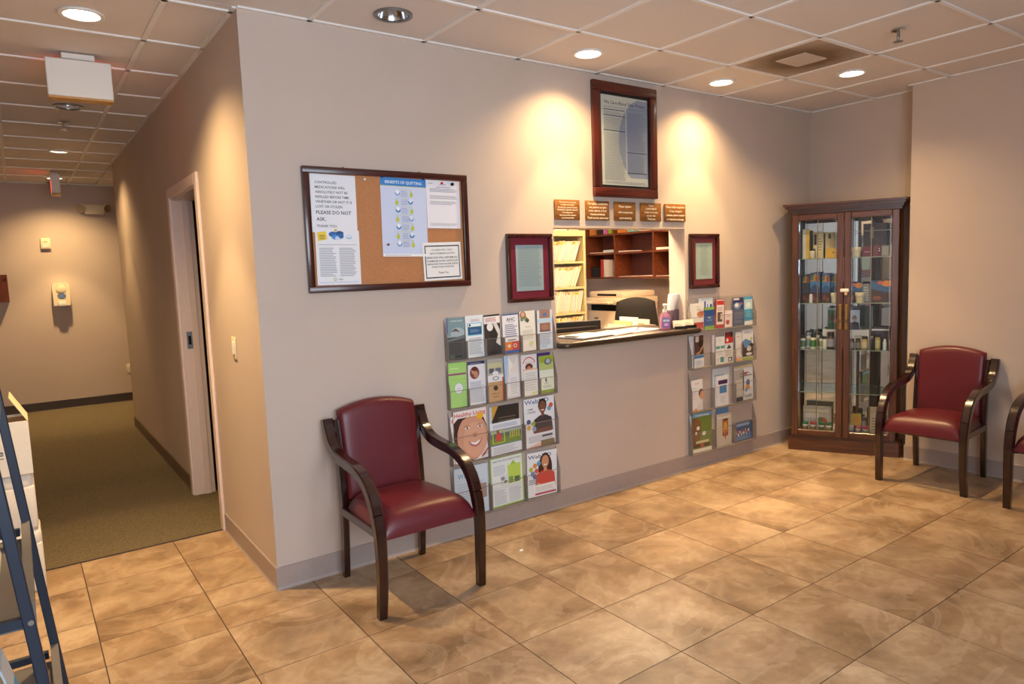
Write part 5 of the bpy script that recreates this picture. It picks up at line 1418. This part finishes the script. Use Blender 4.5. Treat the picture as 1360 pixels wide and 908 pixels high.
def tub(label, x, y, z, r, h, col):
    t = thing('cream_tub', label, 'tub', (0, 0, 0), 0, GC); place(t, x, y, z)
    MB().lathe([(r * .82, 0), (r * .92, h * .62)], flat(col, .4), n=20).build('body', t)
    MB().lathe([(r, h * .62), (r * 1.02, h * .66), (r * 1.02, h * .96), (r * .97, h)], flat(col, .4), n=20).build('lid', t)
z = SHELF[0]
cbox('tall yellow and cream box at far left of the top shelf', .115, .10, z, .05, .05, .23, 'd8b04a', 0, lambda c: c.rect(0, 0, .5, 1, 'e8e0c8'))
cbox('tall pale yellow box with black print on the top shelf', .20, .16, z, .075, .05, .21, 'e4d09a', 0, lambda c: c.rect(.1, .5, .35, .9, '2a2a2a').lines(.45, .3, .9, .8, 5, 'b09a60', 2))
cbox('second tall pale yellow box, top shelf left door', .285, .17, z, .065, .05, .20, 'e2cc90', 0, lambda c: c.rect(.3, .75, .6, .95, '3a3024'))
jar('small black-lidded cream jar on the top shelf', .165, .075, z, .024, .075, 'e6d8b4', '241c18')
cbox('short golden yellow box on the top shelf, left door', .315, .06, z, .088, .06, .072, 'd8a82c', -6, lambda c: c.ell(.6, .55, .1, .1, 'a8681c'))
cbox('silver grey box behind the golden yellow box', .345, .17, z, .05, .05, .19, 'b8c0c8')
tub('cream tub alone on the top shelf, right door', .475, .065, z, .036, .075, 'ead9b4')
cbox('maroon box left of another, top shelf right door', .55, .07, z, .062, .05, .078, '6a2230', 0, lambda c: c.text('ROSE', .5, .4, .12, 'c89aa0', wu=.6))
cbox('maroon box with white dots, top shelf right door', .615, .075, z, .05, .05, .082, '782834', 0, lambda c: (c.rect(.75, .1, .95, .9, '501820'), c.ell(.85, .7, .06, .06, 'f0e8e8'), c.ell(.85, .5, .06, .06, 'f0e8e8')))
cbox('grey framed box at the right of the top shelf', .672, .09, z, .05, .04, .08, '8a8478', 0, lambda c: c.rect(.1, .1, .9, .9, 'a49c8c'))
jar('small silver jar at the right end of the top shelf', .722, .085, z, .018, .10, 'b8b8b4', '9a9a98')
cbox('large dark brown box at the back of the top shelf', .60, .15, z, .16, .05, .25, '3a241e', 0, lambda c: c.rect(.3, .55, .45, .9, '8a6a3a'))
z = SHELF[1]
def tri(c): c.poly([(0, .0), (1, .0), (1, .45), (.5, .62), (0, .45)], '3a2a2c').poly([(0, .45), (.5, .62), (1, .45), (1, .75), (0, .75)], '2c5a8c').poly([(0, .75), (1, .75), (1, 1), (0, 1)], '6a9ac0')
for i, (x, y, w, h, col, lb) in enumerate(((.115, .12, .055, .22, '3a3c48', 'dark bottle box at far left of the second shelf'), (.185, .09, .072, .235, '2c4a78', 'blue gift box with yellow flowers, second shelf'), (.262, .115, .058, .225, '2f5486', 'second blue gift box with yellow flowers, second shelf'), (.325, .15, .06, .22, '2a4672', 'third blue gift box, partly behind the cream tub'))):
    def ga(c, i=i):
        c.rect(0, 0, 1, .35, '43241c'); c.ell(.3, .18, .2, .1, '8a3a24'); c.ell(.7, .1, .2, .08, '6a4a20')
        if i: c.poly([(0, .5), (.5, .62), (1, .5), (1, .72), (0, .72)], '3f7ab0')
        c.poly([(.0, .72), (.5, 1), (1, .72)], 'a88c44'); c.ell(.75, .82, .2, .12, '94422e'); c.ell(.2, .84, .14, .08, '5a6e3a')
    cbox(lb, x, y, z, w, .05, h, col, 0, ga)
tub('cream tub on the second shelf, left door', .335, .062, z, .037, .078, 'e4d8b8')
tub('cream tub on the second shelf, right door', .505, .065, z, .036, .076, 'dccba4')
jar('small white bottle between the second shelf tub and the came', .155, .062, z, .013, .07, 'd8dce0', 'e8e8e8', 'bottle')
def blu(c): c.poly([(0, 0), (1, 0), (1, .4), (0, .62)], '4a2c20').poly([(0, .62), (.0, .95), (1, .75), (1, .4)], '35608e').ell(.75, .86, .25, .14, 'e08a28').ell(.45, .9, .15, .08, 'd8602a').ell(.3, .2, .2, .1, '8a4a24')
cbox('blue and orange gift box, left half of right door', .462, .145, z, .10, .05, .15, '4a5a78', 8, blu)
cbox('blue and orange gift box, right end of second shelf', .655, .10, z, .15, .05, .165, '2f5078', -4, blu)
cbox('grey patterned box in the middle of the second shelf', .547, .125, z, .045, .05, .14, '8a8a90', 0, lambda c: c.lines(.1, .1, .9, .9, 6, 'c8c8cc', 2))
z = SHELF[2]
GB_ = [(.098, .075, .020, .105, 'd8d8cc', '2a2420', '5a7a4a'), (.135, .12, .022, .125, 'd4d0c8', '9aa0a4', '8a9aa0'), (.176, .068, .023, .115, 'ece4cc', '20261e', '4a8a30'), (.20, .135, .024, .13, 'd0ccc0', '28241e', '6a6a60'), (.232, .10, .018, .10, 'ddd6c4', '30302c', '8a9a5a'), (.258, .068, .016, .10, 'e0dcd0', '2c2c2c', None), (.358, .062, .018, .098, 'e8e8ea', '5a80b0', '7a98c8')]
for i, (x, y, r_, h, c1_, c2_, bd) in enumerate(GB_):
    jar(('white bottle with green band at the left end of the third shelf', 'pale bottle with grey cap behind the leftmost third shelf bottle', 'white bottle with bright green label, third shelf left door', 'tall dark-capped bottle behind the bright green label one', 'small olive-banded bottle near the left door came', 'thin plain white bottle right of the left door came', 'white bottle with blue cap and label, third shelf left door')[i], x, y, z, r_, h, c1_, c2_, 'bottle', bd)
jar('brown glass jar with silver label, third shelf left door', .303, .07, z, .029, .135, '4a3024', '2a1a14', 'jar', 'a4a0a4', .85)
cbox('white carton lying under the green box', .315, .150, z, .15, .07, .15, 'e6e2da', 0)
cbox('dark green box with orange picture on the white carton', .335, .150, z + .151, .12, .06, .17, '2c5a3c', 0, lambda c: c.rect(0, .28, 1, .9, '4a6a52').ell(.5, .42, .2, .1, 'c87a3a').ell(.3, .55, .2, .15, '6a4a30').rect(0, .9, 1, 1, 'a8c4c8'))
cbox('long white carton under the portrait card, right door', .495, .148, z, .15, .06, .148, 'e8e4dc', 0, lambda c: c.text('HEALTH', .5, .6, .12, '8a7a70', wu=.35))
cbox('portrait card with a man in black, right door', .465, .145, z + .149, .075, .02, .17, 'dfe4ea', 4, lambda c: c.rect(0, 0, 1, .08, '28304a').person(.5, .08, .62, 'b88468', '2a1c16', '22262a').rect(0, .9, 1, 1, '28304a'))
for i, (x, r_, h, c1_, c2_, bd, lb) in enumerate(((.452, .020, .085, '6a4a34', '2a2220', '9a9490', 'small brown bottle at the left of the right door, third shelf'), (.496, .018, .088, '5a4030', '2a2220', '8a8684', 'second small brown bottle, third shelf right door'), (.543, .024, .105, 'b09a6a', '241c18', 'd8c49a', 'amber jar with tan label, third shelf right door'), (.588, .014, .105, '2c2c30', '8a8a90', None, 'slim black bottle by the right door came'), (.632, .018, .125, 'b4a45a', '2a2c34', 'd8cc8a', 'tall gold and black bottle, third shelf right door'), (.725, .016, .105, 'c8b8a8', '5a3a34', None, 'pinkish bottle at the right end of the third shelf'))):
    jar(lb, x, .07, z, r_, h, c1_, c2_, 'bottle', bd)
jar('white tube standing at an angle on the third shelf', .68, .062, z, .013, .085, 'e8f0f2', 'f0f4f4', 'tube', None, .6)
cbox('dark box with a white stripe at the back of third shelf', .648, .135, z, .12, .04, .17, '3a2c34', 0, lambda c: c.rect(0, .85, 1, .92, 'e8e8ec'))
z = Z0 + .016
cbox('wide picture carton with fruit print on the cabinet floor', .205, .135, z, .21, .06, .20, 'b4a898', 0, lambda c: c.rect(.04, .1, .55, .75, 'c8c0b8').text('TEA', .3, .4, .14, '8a8480', wu=.35).ell(.7, .4, .17, .2, 'c05a3a').ell(.62, .5, .1, .1, '5a6a3a').rect(.04, .80, .9, .9, 'cfc4a4'))
for i, (x, c2_, bd, lb) in enumerate(((.120, '2f7a48', '8a6a3a', 'bottle with green cap at the left end of the cabinet floor'), (.180, 'b83a3c', '9a7a4a', 'bottle with red cap on the cabinet floor, left door'), (.240, '2f7a48', '5a6a3a', 'bottle with green cap right of the red-capped one'), (.295, '2c7244', '7a7a3a', 'bottle with green cap, third from the left'), )):
    jar(lb, x, .068, z, .022, .085, 'e4e0d4', c2_, 'bottle', bd, 1.0)
jar('clear white bottle at the right of the left door floor', .338, .066, z, .014, .08, 'dfe4e8', 'd8e0e8', 'bottle')
cbox('black and gold carton leaning behind the bottles', .350, .12, z, .035, .03, .14, '3a3428', 6)
cbox('yellow picture box on the right of the cabinet floor', .488, .115, z, .075, .04, .165, '6a5a2a', 0, lambda c: c.rect(0, .45, 1, 1, 'd8b84a').ell(.55, .72, .3, .18, 'e8a83a'))
for i, (x, c2_, lb) in enumerate(((.505, 'c84a6a', 'bottle with pink cap, left of the right door floor'), (.560, 'c23e58', 'bottle with pink cap, right of its twin'), (.455, 'd8d8d4', 'white-capped bottle at the left of the right door floor'), (.700, 'b84048', 'red-capped bottle at the right end of the cabinet floor'))):
    jar(lb, x, .066, z, .021, .075, 'e2dcd4', c2_, 'bottle', '9a8a8a', 1.0)
jar('small grey bottle behind the pink-capped pair', .545, .115, z, .02, .14, '8a8c94', '5a5c64', 'bottle')
cbox('tall pale carton behind the right door came', .635, .12, z, .10, .05, .22, 'c4b494', 0, lambda c: c.rect(.05, .1, .95, .8, 'd0c4b0').lines(.15, .2, .85, .7, 5, '9a8a74', 2))

# ================================================================ MAGAZINE STAND AT THE LEFT EDGE
M_NAVY = mat('navy_metal', (28, 40, 58), .35, var=.04)
M_GUN = mat('gunmetal', (112, 108, 104), .45, var=.04)
ms = thing('magazine_stand', 'navy metal A-frame magazine stand at the left edge', 'magazine stand', (0, 0, 0))
YF, YNR = -.36, -1.19
def rx(z, near=False): return -.873 - .0935 * z - (.010 if near else 0)      # rail line, leaning back
for y, nr in ((YF, 0), (YNR, 1)):
    MB().sweep([(rx(0, nr) - .014, y, 0), (rx(.7, nr) - .014, y, .7), (rx(1.35, nr) - .014, y, 1.35)], .03, .028, M_NAVY, wdir=(0, 1, 0), ch=.1).build('front_rail', ms, smooth=0)
    MB().sweep([(-1.46, y, 0), (-1.24, y, .7), (-1.02, y, 1.35)], .025, .025, M_NAVY, wdir=(0, 1, 0), ch=.1).build('rear_leg', ms, smooth=0)
for z in (.665, .19, 1.14):
    xf = rx(z) - .006
    sd = .30 if z < .5 else (.20 if z < 1 else .08)
    MB().box(xf - sd, xf, YNR + .016, YF - .016, z - .045, z - .038, M_GUN).build('shelf', ms, smooth=0)
    MB().box(xf - .024, xf + .0, YNR + .016, YF - .016, z - .037, z + .022, M_GUN).build('shelf_lip', ms, smooth=0)
    MB().box(xf - sd, xf - sd + .004, YNR + .016, YF - .016, z - .045, z + .16, M_GUN).build('shelf_back', ms, smooth=0)
    for y in (YNR, YF):
        MB().box(xf - sd - .03, xf - .03, y - .011, y + .011, z - .03, z - .005, M_NAVY).build('side_bar', ms, smooth=0)
        MB().cyl((rx(z) - .018, y - .0165, z - .02), .007, .004, M_STEEL, 10, axis='y').build('bolt', ms)
def standing(label, name, x, y, z, w, h, lean, art, pc, t=.006):
    c = Card(w, h, t, pc); art(c)
    c.done(name, (x, y, z), (R(-lean), 0, R(90)), label, name, 'magazines on the left stand')
zz = .665 - .0378
standing('white magazine with red picture on the upper stand shelf, far end', 'magazine', rx(.665) - .095, -.60, zz, .21, .27, 18, lambda c: c.rect(.1, .1, .9, .6, 'b05a58').text('Health', .5, .8, .08, '3a4a6a', wu=.7), 'e4e0dc')
standing('crimson magazine on the upper stand shelf, near end', 'magazine', rx(.665) - .095, -.90, zz, .22, .28, 18, lambda c: c.rect(.05, .3, .95, .95, 'a8304a').lines(.1, .1, .9, .25, 3, 'e8d8d8', 2), 'b43a50')
zz = .19 - .0378
standing('sky blue and white brochure on the lower stand shelf', 'brochure', rx(.19) - .10, -.78, zz, .16, .24, 14, lambda c: c.rect(0, .0, 1, .12, '8ac06a').rect(0, .12, 1, .6, '6ab4dc').rect(0, .6, 1, 1, 'd8e4ea').lines(.2, .2, .8, .3, 2, 'e8f4fa', 2), 'c8dce8')
standing('olive green leaflet behind the blue brochure on the stand', 'leaflet', rx(.19) - .17, -.66, zz, .12, .27, 14, lambda c: c.rect(0, .2, 1, 1, '5a6a2a'), '7a8a3a')
standing('orange brown magazine on the lower stand shelf, near end', 'magazine', rx(.19) - .12, -1.02, zz, .2, .27, 14, lambda c: c.rect(.05, .1, .95, .7, '9a5a2a'), 'b0723a')
standing('red leaflet at the far end of the lower stand shelf', 'leaflet', rx(.19) - .05, -.47, zz, .1, .15, 14, lambda c: c.rect(.1, .2, .9, .6, 'd86a6a'), 'b8283a')

# ================================================================ SHIPPING BOXES
M_FOAM = mat('white_foam', (222, 216, 204), .8, var=.02, scale=90, bump=.2, bscale=300)
def foam(label, x0, x1, y0, y1, z0, z1):
    t = thing('foam_cooler', label, 'box', ((x0 + x1) / 2, (y0 + y1) / 2, z0), 0, 'white foam shipping boxes')
    w, d, h = (x1 - x0) / 2, (y1 - y0) / 2, z1 - z0
    MB().rbox(-w, w, -d, d, 0, h * .80, M_FOAM, .018, 3).build('tub', t)
    MB().rbox(-w + .001, w - .001, -d + .001, d - .001, h * .80 - .03, h, M_FOAM, .028, 3).build('lid', t)
foam('bottom white foam box of the stack by the carpet edge', -1.33, -.908, .775, 1.03, 0, .318)
foam('middle white foam box of the stack by the carpet edge', -1.32, -.916, .78, 1.03, .319, .602)
t = thing('cardboard_carton', 'white cardboard carton with open flap on top of the foam boxes', 'box', (-1.12, .90, .603))
M_CARD = mat('white_card', (226, 220, 206), .75, var=.02)
w, d, h = .205, .125, .262
for b, nm in (((-w, w, -d, -d + .005, 0, h), 'front_wall'), ((-w, w, d - .005, d, 0, h), 'rear_wall'), ((-w, -w + .005, -d + .005, d - .005, 0, h), 'side_wall'), ((w - .005, w, -d + .005, d - .005, 0, h), 'side_wall'), ((-w + .005, w - .005, -d + .005, d - .005, 0, .005), 'bottom_wall'), ((-w + .006, w - .006, -d + .006, d - .006, h - .02, h - .012), 'inner_lid')):
    MB().box(*b, M_CARD if nm != 'inner_lid' else mat('tan_card', (176, 150, 110), .8)).build(nm, t, smooth=0)
fl = MB().box(0, .004, -d, d, 0, .135, mat('cream_flap', (228, 214, 176), .8))
o = fl.build('flap', t, (w - .003, 0, h - .002), (0, R(-28), 0), smooth=0)
c = Card(.4, .26, .0004, 'ececea'); c.mb = MB(); c.t = .0004
c.text('MTe', .63, .40, .12, '2a2a3a', wu=.22).rect(.52, .34, .74, .355, '3a3a46')
c.mb.build('lettering', t, (0, -d, 0), smooth=None)

mb = MB().add([(-.012, -.006, 0), (.010, -.008, 0), (.014, .005, .001), (-.008, .008, 0), (-.010, -.004, .004), (.009, -.005, .007), (.011, .004, .006), (-.006, .006, .005)], [(3, 2, 1, 0), (4, 5, 6, 7), (0, 1, 5, 4), (1, 2, 6, 5), (2, 3, 7, 6), (3, 0, 4, 7)], M_PAPER)
tag(mb.build('paper_scrap', None, (1.178, -.393, .0003), smooth=0), 'tiny white paper scrap on the floor tiles right of the near chair', 'scrap')

bpy.context.view_layer.update()
